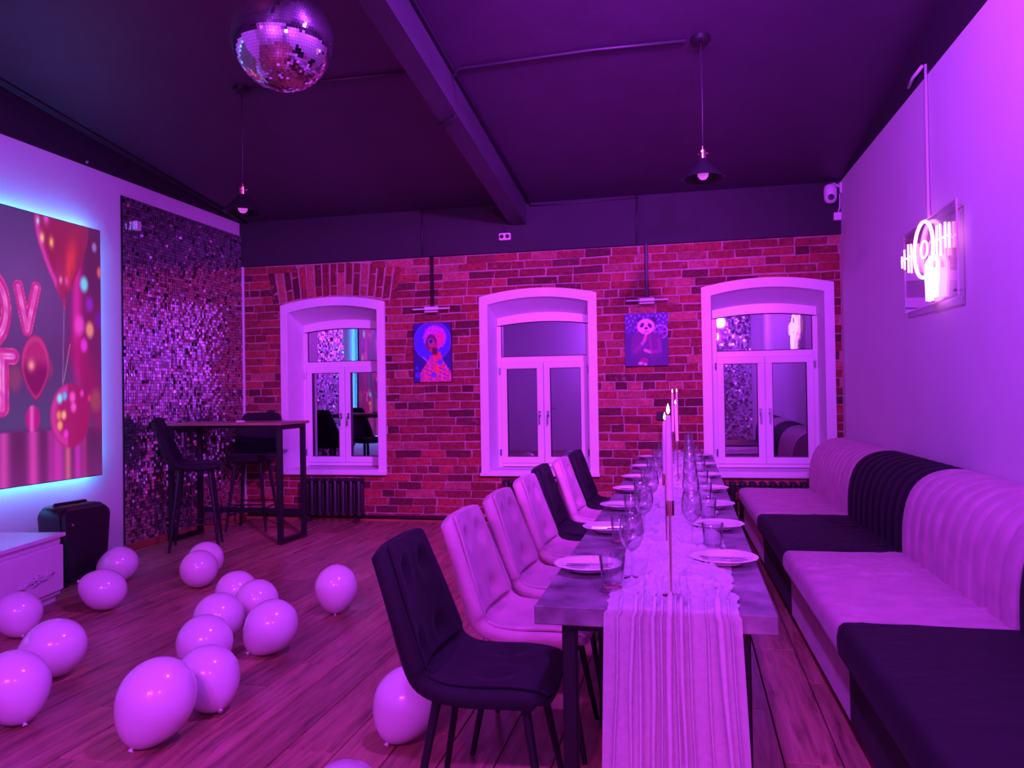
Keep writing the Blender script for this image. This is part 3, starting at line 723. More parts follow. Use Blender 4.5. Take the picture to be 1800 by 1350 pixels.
cable('loose_cable_end', [(xr(5.4) - .02, 5.40, 3.385), (xr(5.55) - .03, 5.56, 3.375), (xr(5.69) - .02, 5.69, 3.36)], .012, M['white_cable'], 'short white cable stub hanging at the ceiling edge above the neon sign', 'cable')

# ------------------------------------------------------------------ security camera and boxes in the right corner, socket box on the band
sc_ = thing('security_camera', 'white dome security camera on a bracket in the upper right corner', 'camera', (1.36, 7.86, 3.10))
MB().lathe([(0, 0), (.035, .004), (.055, .03), (.06, .07), (.06, .13), (.05, .165), (.025, .18), (0, .182)], 20).build('body', M['white_plastic'], sc_, smooth=50)
MB().lathe([(0, 0), (.028, 0), (.028, .012), (0, .016)], 14).build('lens', M['black_plastic'], sc_, smooth=50).matrix_local = Matrix.Translation((-.005, -.056, .045)) @ Matrix.Rotation(PI / 2, 4, 'X')
MB().tube([(0, 0, .17), (.03, .03, .19), (.09, .06, .17)], .014, 8).box((.10, .06, .15), (.02, .07, .10), b=.004).build('bracket', M['white_plastic'], sc_, smooth=40)
cable('camera_cable', [(1.455, 7.945, 3.31), (1.457, 7.945, 3.15), (1.455, 7.94, 3.08), (1.44, 7.935, 3.02)], .007, M['white_cable'], 'white cable dangling beside the security camera', 'cable')
cable('camera_cable', [(1.405, 7.948, 3.31), (1.41, 7.948, 3.26), (1.412, 7.948, 3.20)], .006, M['white_cable'], 'thin white cable rising behind the security camera to the ceiling', 'cable')
o = MB().box((1.43, 7.925, 2.985), (.07, .05, .075), b=.006).build('junction_box', M['white_plastic']); tag(o, 'small white junction box under the security camera in the corner', 'junction box')
sb = thing('wall_socket', 'small white double socket box on the black band below the beam', 'socket', (-1.81, 7.955, 2.985))
MB().box((0, -.02, 0), (.125, .04, .075), b=.008).build('housing', M['white_plastic'], sb)
for dx in (-.03, .03): MB().lathe([(0, 0), (.022, 0), (.022, .004), (0, .004)], 12).build('outlet', M['black_plastic'], sb).matrix_local = Matrix.Translation((dx, -.04, 0)) @ Matrix.Rotation(PI / 2, 4, 'X')
cable('socket_cable', [(-1.80, 7.94, 3.02), (-1.82, 7.94, 3.15), (-1.92, 7.93, 3.28)], .006, M['cable'], 'thin dark cable from the white socket box up to the beam end', 'cable')
for (px, pz, lab) in ((-.248, 1.108, 'small black socket plate on the bricks behind the candles'), (-4.53, 1.17, 'small black socket plate on the bricks behind the bar stool')):
    t = thing('brick_socket', lab, 'socket', (px, 7.985, pz))
    MB().box((0, -.012, 0), (.085, .035, .08), b=.006).build('plate', M['black_plastic'], t)
    MB().box((0, -.031, 0), (.045, .006, .045), b=.003).build('outlet', M['black_metal'], t)

# ------------------------------------------------------------------ canvases and picture lights
def portrait(S, T):
    u = S / .415; v = T / .625
    C = np.zeros(S.shape + (3,)); C[:] = (.16, .05, .50)
    X_ = (u - .5) * .415; Z_ = (v - .69) * .625
    d = np.sqrt(X_ ** 2 + Z_ ** 2)
    C = mixc(C, sm(d - .205, .01), (.28, .22, .95)); C = mixc(C, sm(np.abs(d - .205) - .004, .006) * .7, (.55, .35, .95))
    ns_ = .8 * np.sin(S * 97 + 61 * T + 2.2 * np.sin(T * 73 - S * 31)) + .7 * np.sin(T * 131 - S * 83 + 1.7 * np.sin(S * 110)) + .5 * np.sin(S * 210 + 2 * np.sin(T * 150))
    # coat
    m_ = sm(np.maximum(np.abs(u - .58) - (.16 + .26 * np.clip((.40 - v) / .25, 0, 1)), v - .44), .04)
    C = mixc(C, m_, (.85, .20, .45)); C = mixc(C, m_ * np.clip(ns_ - .3, 0, 1) * .9, (.35, .20, .85)); C = mixc(C, m_ * np.clip(-ns_ - .5, 0, 1), (.98, .45, .25)); C = mixc(C, m_ * np.clip(np.sin(S * 71 + T * 90 + 2 * np.sin(T * 60)) - .75, 0, 1) * 2.5, (.9, .6, .9))
    C = mixc(C, sm(ell(u, v, .70, .34, .07, .05), .4), (.40, .30, .90)); C = mixc(C, sm(ell(u, v, .54, .12, .07, .045), .4), (.35, .35, .9)); C = mixc(C, sm(ell(u, v, .62, .20, .05, .09), .6) * .8, (1, .40, .20))
    C = mixc(C, sm(np.maximum(np.abs(u - .63 + (v - .4) * .3) - .11, np.abs(v - .45) - .06), .04), (.95, .18, .30))
    C = mixc(C, sm(ell(u, v, .10, .12, .07, .05), .5) * .7, (.35, .3, .9)); C = mixc(C, sm(ell(u, v, .08, .24, .04, .03), .5) * .7, (.35, .3, .85))
    # hair, face, glasses
    m_ = sm(np.sqrt(((u - .56) * .415) ** 2 + ((v - .755) * .625) ** 2) - .128 - .006 * ns_, .012); C = mixc(C, m_, (.85, .30, .88)); C = mixc(C, m_ * np.clip(ns_ * .6, 0, 1), (.65, .12, .62)); C = mixc(C, m_ * sm(ell(u, v, .68, .70, .17, .16), .6) * .7, (.90, .15, .50))
    C = mixc(C, sm(ell(u, v, .47, .66, .15, .15), .12), (.42, .10, .36)); C = mixc(C, sm(ell(u, v, .50, .60, .11, .10), .2), (.72, .22, .38)); C = mixc(C, sm(np.maximum(np.abs(u - .56) - .07, np.abs(v - .52) - .06), .03), (.35, .06, .22))
    C = mixc(C, sm(ell(u, v, .46, .69, .075, .05), .15), (.75, .35, .80)); C = mixc(C, sm(ell(u, v, .46, .69, .055, .037), .15), (.14, .08, .42)); C = mixc(C, sm(ell(u, v, .42, .575, .035, .012), .4), (.35, .05, .25))
    C = mixc(C, sm(seg(u, v, (.25, .42), (.42, .31)) - .012, .015), (.85, .45, .75)); C = mixc(C, sm(seg(u, v, (.42, .31), (.50, .45)) - .012, .015), (.75, .30, .6))
    return C
def panda(S, T):
    u = S / .425; v = T / .53
    C = np.zeros(S.shape + (3,)); C[:] = (.26, .08, .42)
    ns_ = np.sin(S * 150 + 2 * np.sin(T * 60)) + np.sin(T * 130 + 2 * np.sin(S * 70)); up = np.clip((v - .55) * 5, 0, 1)
    C = mixc(C, up * np.clip(ns_ * .6, 0, 1), (.62, .42, .88)); C = mixc(C, up * np.clip(-ns_ * .6, 0, 1) * .8, (.25, .12, .62))
    # wheel behind
    d = np.sqrt(((u - .84) * .425) ** 2 + ((v - .64) * .53) ** 2); C = mixc(C, sm(np.abs(d - .065) - .005, .006), (.80, .45, .75))
    for k in range(6): C = mixc(C, sm(seg(u, v, (.84, .64), (.84 + .14 * math.cos(k * PI / 3), .64 + .115 * math.sin(k * PI / 3))) - .010, .012) * .8, (.70, .35, .70))
    # suit
    m_ = sm(np.maximum(np.abs(u - .5) - .36 * np.clip((.74 - v) * 4.5, 0, 1) ** .5, v - .62), .03); C = mixc(C, m_, (.40, .10, .42)); C = mixc(C, m_ * np.exp(-((u - .58 - (.5 - v) * .15) / .03) ** 2) * .7, (.60, .15, .52)); C = mixc(C, m_ * np.clip((.30 - v) * 5, 0, 1) * .7, (.24, .08, .38))
    C = mixc(C, sm(seg(u, v, (.24, .28), (.40, .42)) - .045, .02), (.50, .12, .48)); C = mixc(C, sm(seg(u, v, (.40, .42), (.47, .50)) - .03, .02), (.72, .45, .72)); C = mixc(C, sm(seg(u, v, (.46, .50), (.50, .60)) - .035, .02), (.85, .40, .52))
    C = mixc(C, sm(seg(u, v, (.60, .26), (.82, .28)) - .035, .02), (.52, .14, .50)); C = mixc(C, sm(seg(u, v, (.82, .28), (.78, .48)) - .03, .02), (.50, .13, .5)); C = mixc(C, sm(seg(u, v, (.46, .30), (.58, .26)) - .03, .02), (.80, .50, .66))
    C = mixc(C, sm(ell(u, v, .44, .10, .10, .06), .4), (.55, .12, .40)); C = mixc(C, sm(ell(u, v, .36, .05, .06, .03), .4), (.85, .6, .88)); C = mixc(C, sm(ell(u, v, .47, .03, .04, .025), .4), (.85, .6, .88))
    # head
    C = mixc(C, sm(ell(u, v, .36, .84, .07, .065), .15), (.18, .05, .30)); C = mixc(C, sm(ell(u, v, .66, .86, .08, .07), .15), (.16, .05, .28))
    C = mixc(C, sm(ell(u, v, .49, .745, .205, .145), .06), (.93, .68, .93)); C = mixc(C, sm(ell(u - (v - .77) * .4, v, .405, .77, .045, .045), .2), (.22, .06, .34)); C = mixc(C, sm(ell(u + (v - .77) * .4, v, .58, .76, .045, .045), .2), (.22, .06, .34))
    C = mixc(C, sm(ell(u, v, .50, .71, .045, .022), .2), (.2, .06, .3)); C = mixc(C, sm(seg(u, v, (.50, .70), (.50, .655)) - .006, .01), (.3, .08, .35)); C = mixc(C, sm(seg(u, v, (.44, .64), (.56, .645)) - .006, .01) * .8, (.3, .08, .35))
    return C
def canvas(label, x0, x1, z0, z1, fn):
    W_, H_ = x1 - x0, z1 - z0
    t = thing('canvas_picture', label, 'picture', (x0, YB - .016, z0))
    MB().box((W_ / 2, -.015, H_ / 2), (W_, .03, H_), b=.002).build('stretcher', M['black_plastic'], t)
    p_ = paint_panel('printed_canvas', W_, H_, 64, 96, fn, M['print'], t); p_.matrix_local = Matrix.Translation((0, -.0315, 0)) @ Matrix.Rotation(-PI / 2, 4, 'Z')
    return t
canvas('canvas print of a figure with curly hair before a blue disc', -2.830, -2.415, 1.492, 2.117, portrait)
canvas('canvas print of a panda in a suit before violet leaves', -.592, -.167, 1.610, 2.140, panda)
for (cx, lab) in ((-2.612, 'picture light on a black rod above the curly hair portrait'), (-.365, 'picture light on a black rod above the panda canvas')):
    t = thing('picture_light', lab, 'lamp', (cx, 7.93, 2.262))
    MB().box((0, .015, .29), (.030, .02, .56), b=.003).build('rod', M['black_metal'], t)
    MB().tube([(-.205, -.035, 0), (.205, -.035, 0)], .0085, 8).build('light_bar', M['white_plastic'], t, smooth=40)  # chrome bar; the white colour stands in for its bright reflections
    MB().box((0, -.02, .005), (.15, .05, .036), b=.005).box((0, -.035, -.03), (.15, .03, .014), b=.003).build('head', M['white_plastic'], t)

# ------------------------------------------------------------------ radiators and heating pipe
def radiator(x0, x1, label):
    n_ = max(3, round((x1 - x0) / .094)); pt = (x1 - x0) / n_
    t = thing('radiator', label, 'radiator', (x0, 7.86, 0))
    mbs = MB()
    for yy in (-.035, .035):
        mbs.tube([(0, yy, .08), (0, yy, .10), (0, yy, .44), (0, yy, .465)], [.022, .026, .026, .020], 8)
    mbs.box((0, 0, .455), (.062, .115, .040), b=.012).box((0, 0, .088), (.062, .115, .036), b=.012).box((0, 0, .27), (.018, .07, .36))
    me_ = mbs.mesh('section', 40); me_.materials.append(M['iron'])
    for k in range(n_): inst('section', me_, t, ((k + .5) * pt, 0, 0))
    for dx in (.12 * (x1 - x0), .88 * (x1 - x0)): MB().box((dx, 0, .035), (.03, .09, .07), b=.004).build('foot', M['iron'], t)
    MB().tube([(0, 0, .44), (x1 - x0, 0, .44)], .018, 8).build('top_header', M['iron'], t, smooth=40)
    MB().tube([(0, 0, .10), (x1 - x0, 0, .10)], .018, 8).build('bottom_header', M['iron'], t, smooth=40)
    return t
radiator(-4.10, -3.38, 'dark cast iron radiator under the left window beside the bar table')
radiator(-1.86, -1.12, 'dark cast iron radiator under the middle window behind the chairs')
radiator(.28, 1.30, 'dark cast iron radiator under the right window behind the bench')
cable('heating_pipe', [(-4.80, 7.955, .055), (-3.0, 7.955, .050), (1.3, 7.955, .05)], .016, M['iron'], 'dark heating pipe running along the foot of the brick wall', 'pipe', 8)
tk = MB().box((-1.7, 7.985, .012), (6.3, .03, .024), b=.003).build('baseboard_back', M['wood_trim']); tag(tk, kind='structure')

# ------------------------------------------------------------------ pendant lamps
def pendant(x_, y_, label):
    t = thing('pendant_lamp', label, 'lamp', (x_, y_, 0))
    zt = zc(y_)
    MB().lathe([(0, zt + .02), (.062, zt + .02), (.062, zt - .022), (.05, zt - .034), (0, zt - .036)], 24).build('ceiling_rose', M['black_metal'], t, smooth=40)
    MB().tube([(0, 0, zt - .03), (.004, 0, 3.2), (0, 0, 2.92)], .004, 6).build('cord', M['cable'], t, smooth=True)
    s_ = MB().lathe([(0, 2.925), (.010, 2.925), (.012, 2.905), (.022, 2.90), (.023, 2.845), (.018, 2.84), (0, 2.84)], 16).build('socket', M['brass'], t, smooth=40)
    for k in range(3):
        a = k * 2.1 + .4; MB().tube([(.022 * math.cos(a), .022 * math.sin(a), 2.885), (.036 * math.cos(a), .036 * math.sin(a), 2.885)], .006, 6).build('screw_knob', M['brass'], s_, smooth=40)
    MB().lathe([(.020, 2.848), (.034, 2.840), (.040, 2.825), (.138, 2.722), (.140, 2.716), (.136, 2.716), (.036, 2.822), (.030, 2.834), (.020, 2.840)], 32).build('shade', M['black_metal'], t, smooth=60)
    MB().lathe([(0, 2.708), (.018, 2.712), (.032, 2.728), (.036, 2.75), (.030, 2.775), (.018, 2.80), (.014, 2.835), (0, 2.836)], 18).build('bulb', M['bulb'], t, smooth=True)
    return t
pendant(.131, 5.19, 'black cone pendant lamp hanging over the long dining table')
pendant(-3.155, 5.19, 'black cone pendant lamp hanging behind the mirror ball on the left')

# ------------------------------------------------------------------ mirror ball
db = thing('mirror_ball', 'large mirror disco ball hanging from the dark ceiling', 'disco ball', (-1.925, 3.55, 3.128))
RB = .25
MB().lathe([(RB * .985 * math.sin(PI * k / 24), -RB * .985 * math.cos(PI * k / 24)) for k in range(25)], 48).build('core', M['ball_core'], db, smooth=True)
tl = MB(); rows = 56; rt = random.Random(5)
for k in range(rows):
    th = PI * (k + .5) / rows; n_ = max(6, int(2 * PI * RB * math.sin(th) / (PI * RB / rows) + .5))
    for j in range(n_):
        ph = 2 * PI * (j + .5 * (k % 2)) / n_
        nr = Vector((math.sin(th) * math.cos(ph), math.sin(th) * math.sin(ph), -math.cos(th)))
        a = Vector((-math.sin(ph), math.cos(ph), 0)); b_ = nr.cross(a); cc = nr * RB
        jit = (a * rt.gauss(0, .012) + b_ * rt.gauss(0, .012)); n2 = (nr + jit).normalized()
        a = (a - n2 * a.dot(n2)).normalized(); b_ = n2.cross(a)
        ha = math.sin(th) * PI * RB / n_ * .93; hb = PI * RB / rows / 2 * .93
        b0 = len(tl.v); tl.v += [tuple(cc + a * s1 * ha + b_ * s2 * hb) for s1, s2 in ((-1, -1), (1, -1), (1, 1), (-1, 1))]; tl.f.append((b0, b0 + 1, b0 + 2, b0 + 3))
o = tl.build('mirror_tiles', M['mirror_tile'], db, fix=False); o['kind'] = 'stuff'
MB().tube([(0, 0, .24), (0, 0, zc(3.55) - 3.128 + .02)], .008, 8).lathe([(0, .245), (.035, .245), (.03, .275), (0, .28)], 16).build('hanger', M['chrome'], db, smooth=40)

# ------------------------------------------------------------------ long dining table
TX0, TX1, TY0, TY1, TZ = -.432, .228, 2.19, 7.62, .75
tb = thing('dining_table', 'long dining table with a stone top and black steel legs', 'table', ((TX0 + TX1) / 2, (TY0 + TY1) / 2, 0))
MB().box((0, 0, TZ - .0265), (TX1 - TX0, TY1 - TY0, .053), b=.003).build('tabletop', M['stone'], tb)
leg_me = MB().box((0, 0, .3485), (.042, .042, .697), b=.004).mesh('leg'); leg_me.materials.append(M['black_metal'])
for yy in (2.27, 3.19, 4.12, 5.05, 5.98, 6.91, 7.52):
    for xx in (-.342, .140):
        inst('leg', leg_me, tb, (xx - (TX0 + TX1) / 2, yy - (TY0 + TY1) / 2, 0))
    if yy in (2.27, 4.12, 5.98, 7.52): MB().box((-.101 - (TX0 + TX1) / 2, yy - (TY0 + TY1) / 2, .682), (.46, .04, .03)).build('rail', M['black_metal'], tb)

# gauze runner: lies rumpled along the table and hangs down at the near end
PLL = [2.645, 3.391, 4.06, 4.76, 5.44, 6.22, 7.12]; PLR = [2.82, 3.52, 4.15, 4.83, 5.60, 6.42, 7.28]
FOOT = []           # where plates and glasses press the cloth flat: x, y, radius
for side, ys, px in (('chair', PLL, -.330), ('bench', PLR, .120)):
    for k, yy in enumerate(ys):
        tx, ty = (px + .10 - (.035 if k else 0), yy - .235) if side == 'chair' else (px - .033, yy + .23)
        gx, gy = (px + .150, yy - .10) if side == 'chair' else (px - .108, yy + .30)
        FOOT += [(px, yy, .12), (tx, min(ty, 7.55), .042), (gx, min(gy, 7.56), .038)]
FOOT += [(-.053, 2.335, .03), (-.084, 3.10, .03), (-.062, 5.20, .03), (-.108, 6.35, .03), (-.082, 6.95, .03)]
def fbm(x_, y_, z_=0.0): return noise.noise((x_, y_, z_)) + .5 * noise.noise((x_ * 2.1, y_ * 2.1, z_ + 7)) + .25 * noise.noise((x_ * 4.3, y_ * 4.3, z_ + 13))
NW = 200
rg = random.Random(4)
PLEAT = [(-.62, .030, 1.0), (-.50, .022, 1.2), (-.30, .026, 1.3), (-.17, .020, 1.1), (-.05, .028, 1.4), (.06, .018, 1.2), (.16, .024, 1.3), (.28, .020, 1.0), (.55, .022, .9), (.78, .030, 1.3), (-.86, .022, .9), (.92, .020, .9)]
def pleated(t, s_):       # x shift and outward depth of the folds at t in -1..1, height parameter s_
    dx = dy = 0.0
    for n_, (p_, w_, a_) in enumerate(PLEAT):
        pp = p_ * (1 - .10 * s_) + .035 * noise.noise((s_ * 2.2, n_ * 7.3, 0)); ww = w_ * (1 + .35 * noise.noise((s_ * 1.7, n_ * 3.1, 4)))
        u = (t - pp) / ww
        if abs(u) < 4:
            g = math.exp(-u * u / 2); dx -= a_ * ww * .185 * 2.6 * u * g; dy += a_ * .019 * g
    dy += .006 * math.sin(t * 9 + 1) + .004 * noise.noise((t * 9, s_ * 3, 2))
    return dx, dy + .012
def xe(t, s_, hang):
    c, hw = -.050, .183
    if hang > 0: hw += .022 * hang; c += .006 * hang
    else: hw += .018 * noise.noise((s_ * 3.1, 1.7, 0)) + .010 * noise.noise((s_ * 9.0, 4.1, 0)); c += .012 * noise.noise((s_ * 1.9, 9.1, 0))
    return c + hw * t
rows_ = []
zbot = .10
nh = 60
for i in range(nh):                    # hanging, from the hem up
    s_ = i / (nh - 1); z_ = zbot + (TZ + .004 - zbot) * s_; row = []
    hang = 1 - s_
    for j in range(NW + 1):
        t = -1 + 2 * j / NW; dx, dy = pleated(t, s_)
        row.append((xe(t, TZ, hang) + dx, TY0 - .010 - dy - .02 * hang, z_))
    rows_.append(row)
for i, q in enumerate((.25, .6, 1.0)):   # over the edge
    row = []
    for j in range(NW + 1):
        t = -1 + 2 * j / NW; dx, dy = pleated(t, 1.0)
        a = q * PI / 2
        row.append((xe(t, TZ, 0) + dx, TY0 + .012 - (.022 + dy) * math.cos(a), TZ + .004 + dy * math.sin(a) * .9))
    rows_.append(row)
nl = 620
for i in range(1, nl + 1):
    yy = TY0 + .012 + (TY1 - .02 - TY0 - .012) * i / nl; row = []
    k = min(1, i / 40); near = [f for f in FOOT if abs(f[1] - yy) < f[2] + .05]
    for j in range(NW + 1):
        if j % 2 and i > 60: continue
        t = -1 + 2 * j / NW; xx = xe(t, yy if k >= 1 else TZ * (1 - k) + yy * k, 0)
        wx_, wy = xx + .03 * noise.noise((xx * 9, yy * 9, 3)), yy + .03 * noise.noise((xx * 7, yy * 7, 8))
        r1 = 1 - abs(noise.noise((wx_ * 7, wy * 19, 0))); r2 = 1 - abs(noise.noise((wx_ * 16, wy * 34, 4)))
        h = .034 * r1 ** 5 + .017 * r2 ** 4 + .006 * fbm(xx * 22, yy * 22)
        h *= .25 + .75 * (1 - abs(t) ** 4)
        dx = 0
        if k < 1: dx, dy = pleated(t, 1.0); dx *= 1 - k; h = h * k + dy * .9 * (1 - k)
        for f in near:
            d = math.hypot(xx + dx - f[0], yy - f[1]); m_ = min(1, max(0, (d - f[2]) / .04)); h = h * m_ + .0025 * (1 - m_)
        row.append((xx + dx + .004 * noise.noise((xx * 30, yy * 30, 1)), yy, max(TZ + .002 + h, TZ + .002)))
    rows_.append(row)
rm = MB()
first = [r_ for r_ in rows_ if len(r_) == NW + 1]; second = [[p_ for n_, p_ in enumerate(first[-1]) if n_ % 2 == 0]] + [r_ for r_ in rows_ if len(r_) != NW + 1]
rm.grid(first); rm.grid(second)
rn = rm.build('table_runner', M['gauze'], None, smooth=True, fix=False)
tag(rn, 'rumpled white gauze runner along the dining table, hanging over its near end', 'table runner')

# place settings
plate_me = MB().lathe([(0, .004), (.060, .004), (.072, .007), (.098, .017), (.114, .020), (.116, .0215), (.113, .0235), (.097, .0205), (.073, .011), (.060, .008), (0, .008)], 48).mesh('plate', 60); plate_me.materials.append(M['porcelain'])
foot_me = MB().lathe([(.062, .006), (.062, 0), (.056, 0), (.056, .006)], 32).mesh('foot_ring', 40); foot_me.materials.append(M['porcelain'])
knife_h = MB().box((-.055, 0, .003), (.09, .013, .006), b=.002).mesh('handle'); knife_h.materials.append(M['steel'])
kb = MB(); P = [(-.01, -.005), (.0, -.009), (.07, -.010), (.095, -.004), (.10, .002), (-.01, .005)]
kb.v = [(p[0], p[1], .002) for p in P] + [(p[0], p[1], .0035) for p in P]; kb.f = [(0, 1, 2, 3, 4, 5), (11, 10, 9, 8, 7, 6)] + [(k, 6 + k, 6 + (k + 1) % 6, (k + 1) % 6) for k in range(6)]
knife_b = kb.mesh('blade'); knife_b.materials.append(M['steel'])
fork_h = MB().box((-.05, 0, .003), (.10, .010, .004), b=.0015).box((.025, 0, .004), (.06, .006, .003), b=.001).mesh('handle'); fork_h.materials.append(M['steel'])
fm = MB().box((.056, 0, .005), (.016, .024, .002))
for k in range(4): fm.box((.082, -.0098 + k * .0065, .006), (.042, .0032, .002))
fork_t = fm.mesh('tines'); fork_t.materials.append(M['steel'])
tum_p = [(.0, .0), (.031, .0), (.033, .004), (.0405, .098), (.0395, .099), (.0385, .098), (.0315, .016), (.028, .013), (0, .012)]
tum_me = MB().lathe(tum_p, 32).mesh('tumbler', 50); tum_me.materials.append(M['glass'])
wg_bowl = MB().lathe([(.0035, .082), (.010, .086), (.028, .105), (.0385, .132), (.0395, .150), (.036, .180), (.0325, .205), (.0318, .2055), (.0312, .205), (.0347, .180), (.0382, .150), (.0372, .132), (.027, .1065), (.010, .089), (0, .088)], 32).mesh('bowl', 60); wg_bowl.materials.append(M['glass'])
wg_stem = MB().lathe([(.0055, .004), (.0036, .015), (.0032, .05), (.0035, .080), (.006, .086)], 10).mesh('stem', 60); wg_stem.materials.append(M['glass'])
wg_foot = MB().lathe([(0, 0), (.033, 0), (.034, .0012), (.010, .004), (.0055, .006), (0, .006)], 28).mesh('foot', 50); wg_foot.materials.append(M['glass'])
def ord_(k): return ('nearest', 'second', 'third', 'fourth', 'fifth', 'sixth', 'farthest')[k]
rp = random.Random(21)
for side, ys, px in (('chair', PLL, -.330), ('bench', PLR, .120)):
    for k, yy in enumerate(ys):
        w_ = ord_(k) + (' from the front' if 0 < k < 6 else ' to the camera' if k == 0 else ' from the camera'); ws = ord_(k) + (' plate from the front' if 0 < k < 6 else ' plate')
        where = 'on the %s side of the table' % side
        o = inst('dinner_plate', plate_me, None, (px + rp.uniform(-.004, .004), yy, TZ + .006)); tag(o, 'white dinner plate %s, %s' % (where, w_), 'plate', 'dinner plates on the long table')
        inst('foot_ring', foot_me, o)
        rot = rp.uniform(-.1, .1) + (PI if side == 'bench' else 0)
        for nm, dy, parts in (('fork', .018, (('handle', fork_h), ('tines', fork_t))), ('knife', -.016, (('handle', knife_h), ('blade', knife_b)))):
            t = thing(nm, 'steel %s lying on the %s, %s side of the table' % (nm, ws, side), nm, (px + rp.uniform(-.01, .01), yy + dy, TZ + .0145), rot, nm + 's on the plates')
            for a, me_ in parts: inst(a, me_, t)
        tx, ty = (px + .10 - (.035 if k else 0), yy - .235) if side == 'chair' else (px - .033, yy + .23)
        o = inst('water_tumbler', tum_me, None, (tx, min(ty, 7.55), TZ + .006)); tag(o, 'clear water tumbler %s, %s' % (where, w_), 'glass', 'water tumblers on the long table')
        gx, gy = (px + .150, yy - .10) if side == 'chair' else (px - .108, yy + .30)
        t = thing('wine_glass', 'clear stemmed wine glass %s, %s' % (where, w_), 'wine glass', (gx, min(gy, 7.56), TZ + .006), 0, 'wine glasses on the long table')
        inst('bowl', wg_bowl, t); inst('stem', wg_stem, t); inst('foot', wg_foot, t)

# tall candle holders with taper candles
def candle_set(x_, y_, zcup, ztop, which, tilt=0.0):
    zb = TZ + .006
    t = thing('candle_holder', 'slim brass candle holder on the gauze runner, ' + which, 'candle holder', (x_, y_, zb), 0, 'brass candle holders on the runner')
    MB().lathe([(0, 0), (.027, 0), (.028, .003), (.010, .006), (.004, .012), (0, .012)], 24).build('base', M['brass'], t, smooth=40)
    MB().tube([(0, 0, .006), (0, 0, zcup - zb + .004)], .0034, 8).build('rod', M['brass'], t, smooth=40)
    MB().lathe([(0, zcup - zb), (.0125, zcup - zb), (.0130, zcup - zb + .002), (.0130, zcup - zb + .043), (.0115, zcup - zb + .043), (.0112, zcup - zb + .006), (0, zcup - zb + .005)], 20).build('cup', M['brass'], t, smooth=40)
    c = thing('taper_candle', 'lit white taper candle standing in a brass holder, ' + which, 'candle', (x_, y_, zcup + .006), 0, 'lit taper candles on the runner')
    L = ztop - zcup - .006
    MB().lathe([(0, 0), (.0108, 0), (.0108, .04), (.0100, L * .6), (.0082, L - .004), (.005, L), (0, L - .001)], 16).build('wax', M['wax'], c, smooth=50)
    MB().tube([(0, 0, L - .002), (.0008, 0, L + .008)], .0009, 5).build('wick', M['wick'], c)
    MB().lathe([(0, L + .004), (.003, L + .007), (.0050, L + .013), (.0045, L + .020), (.0022, L + .029), (0, L + .036)], 12).build('flame', M['flame'], c, smooth=True)
    c.rotation_euler = (0, tilt, 0)
    return c
candle_set(-.053, 2.335, .990, 1.280, 'nearest to the camera', 0)
candle_set(-.084, 3.10, .988, 1.235, 'second from the front', 0)
candle_set(-.062, 5.20, .986, 1.262, 'third from the front', -.03)
candle_set(-.108, 6.35, .990, 1.335, 'fourth from the front', 0)
candle_set(-.082, 6.95, .990, 1.340, 'farthest from the camera', 0)

# ------------------------------------------------------------------ upholstered shell chairs and bar stools
def shell_fn(prof, hws, cup):
    NU = 40
    C_ = crom(prof, NU); Wd = crom([(h, 0) for h in hws], NU); Cu = crom([(c, 0) for c in cup], NU)
    pts = [np.array(c) for c in C_]
    def at_(arr, u):
        f_ = u * (NU - 1); i = min(int(f_), NU - 2); f_ -= i; return np.array(arr[i]) * (1 - f_) + np.array(arr[i + 1]) * f_
    def S_(u, v, off=0.0):
        u = u * (1 - .06 * abs(v) ** 4) if u > .5 else .5 - (.5 - u) * (1 - .10 * abs(v) ** 4)
        u = .5 + (u - .5) * 1.0
        p_ = at_(C_, u); e = .01; q = at_(C_, min(1, u + e)) - at_(C_, max(0, u - e)); q = q / np.linalg.norm(q)
        nx, nz = q[1], -q[0]                      # towards the sitter (profile runs front to top)
        hw = at_(Wd, u)[0]; k = at_(Cu, u)[0]
        lift = k * abs(v) ** 2.6 + off
        vv = v - .06 * math.copysign(abs(v) ** 5, v)
        return (p_[0] + nx * lift, hw * vv, p_[1] + nz * lift)
    return S_
DIN_P = [(.226, .408), (.224, .438), (.198, .462), (.11, .470), (.0, .462), (-.11, .456), (-.180, .474), (-.215, .535), (-.238, .63), (-.260, .73), (-.281, .82), (-.295, .872), (-.305, .892)]
DIN_W = [.205, .222, .236, .246, .250, .252, .252, .250, .244, .234, .222, .210, .195]
DIN_C = [-.01, -.01, -.002, .004, .012, .035, .062, .070, .058, .042, .028, .016, .0]
sh = shell_fn(DIN_P, DIN_W, DIN_C)
def shell_mesh(name, S_, u0, u1, vmax, nu, nv, off, m_, dents=()):
    P_ = []
    for i in range(nu + 1):
        u = u0 + (u1 - u0) * i / nu; row = []
        for j in range(nv + 1):
            v = vmax * (-1 + 2 * j / nv); d = off
            for (du, dv) in dents:
                r2 = ((u - du) / .055) ** 2 + ((v - dv) / .22) ** 2; d -= .017 * math.exp(-r2 * 2.6)
                d += .006 * math.exp(-((abs(math.sqrt(r2)) - 1.15) / .4) ** 2)
            row.append(S_(u, v, d))
        P_.append(row)
    me_ = MB().grid(P_).mesh(name, True, fix=False); me_.materials.append(m_); return me_
DENTS = [(.60, -.42), (.60, .42), (.80, -.40), (.80, .40)]
SEATD = [(.30, -.45), (.30, .45)]
def chair_meshes(tone):
    m_ = M['black_velvet'] if tone == 'black' else M['pink_velvet']
    return dict(shell=shell_mesh('shell', sh, 0, 1, 1, 26, 14, 0, m_), back=shell_mesh('backrest_pad', sh, .535, .955, .84, 24, 20, .012, m_, DENTS), seat=shell_mesh('seat_pad', sh, .10, .47, .86, 18, 18, .012, m_, SEATD))
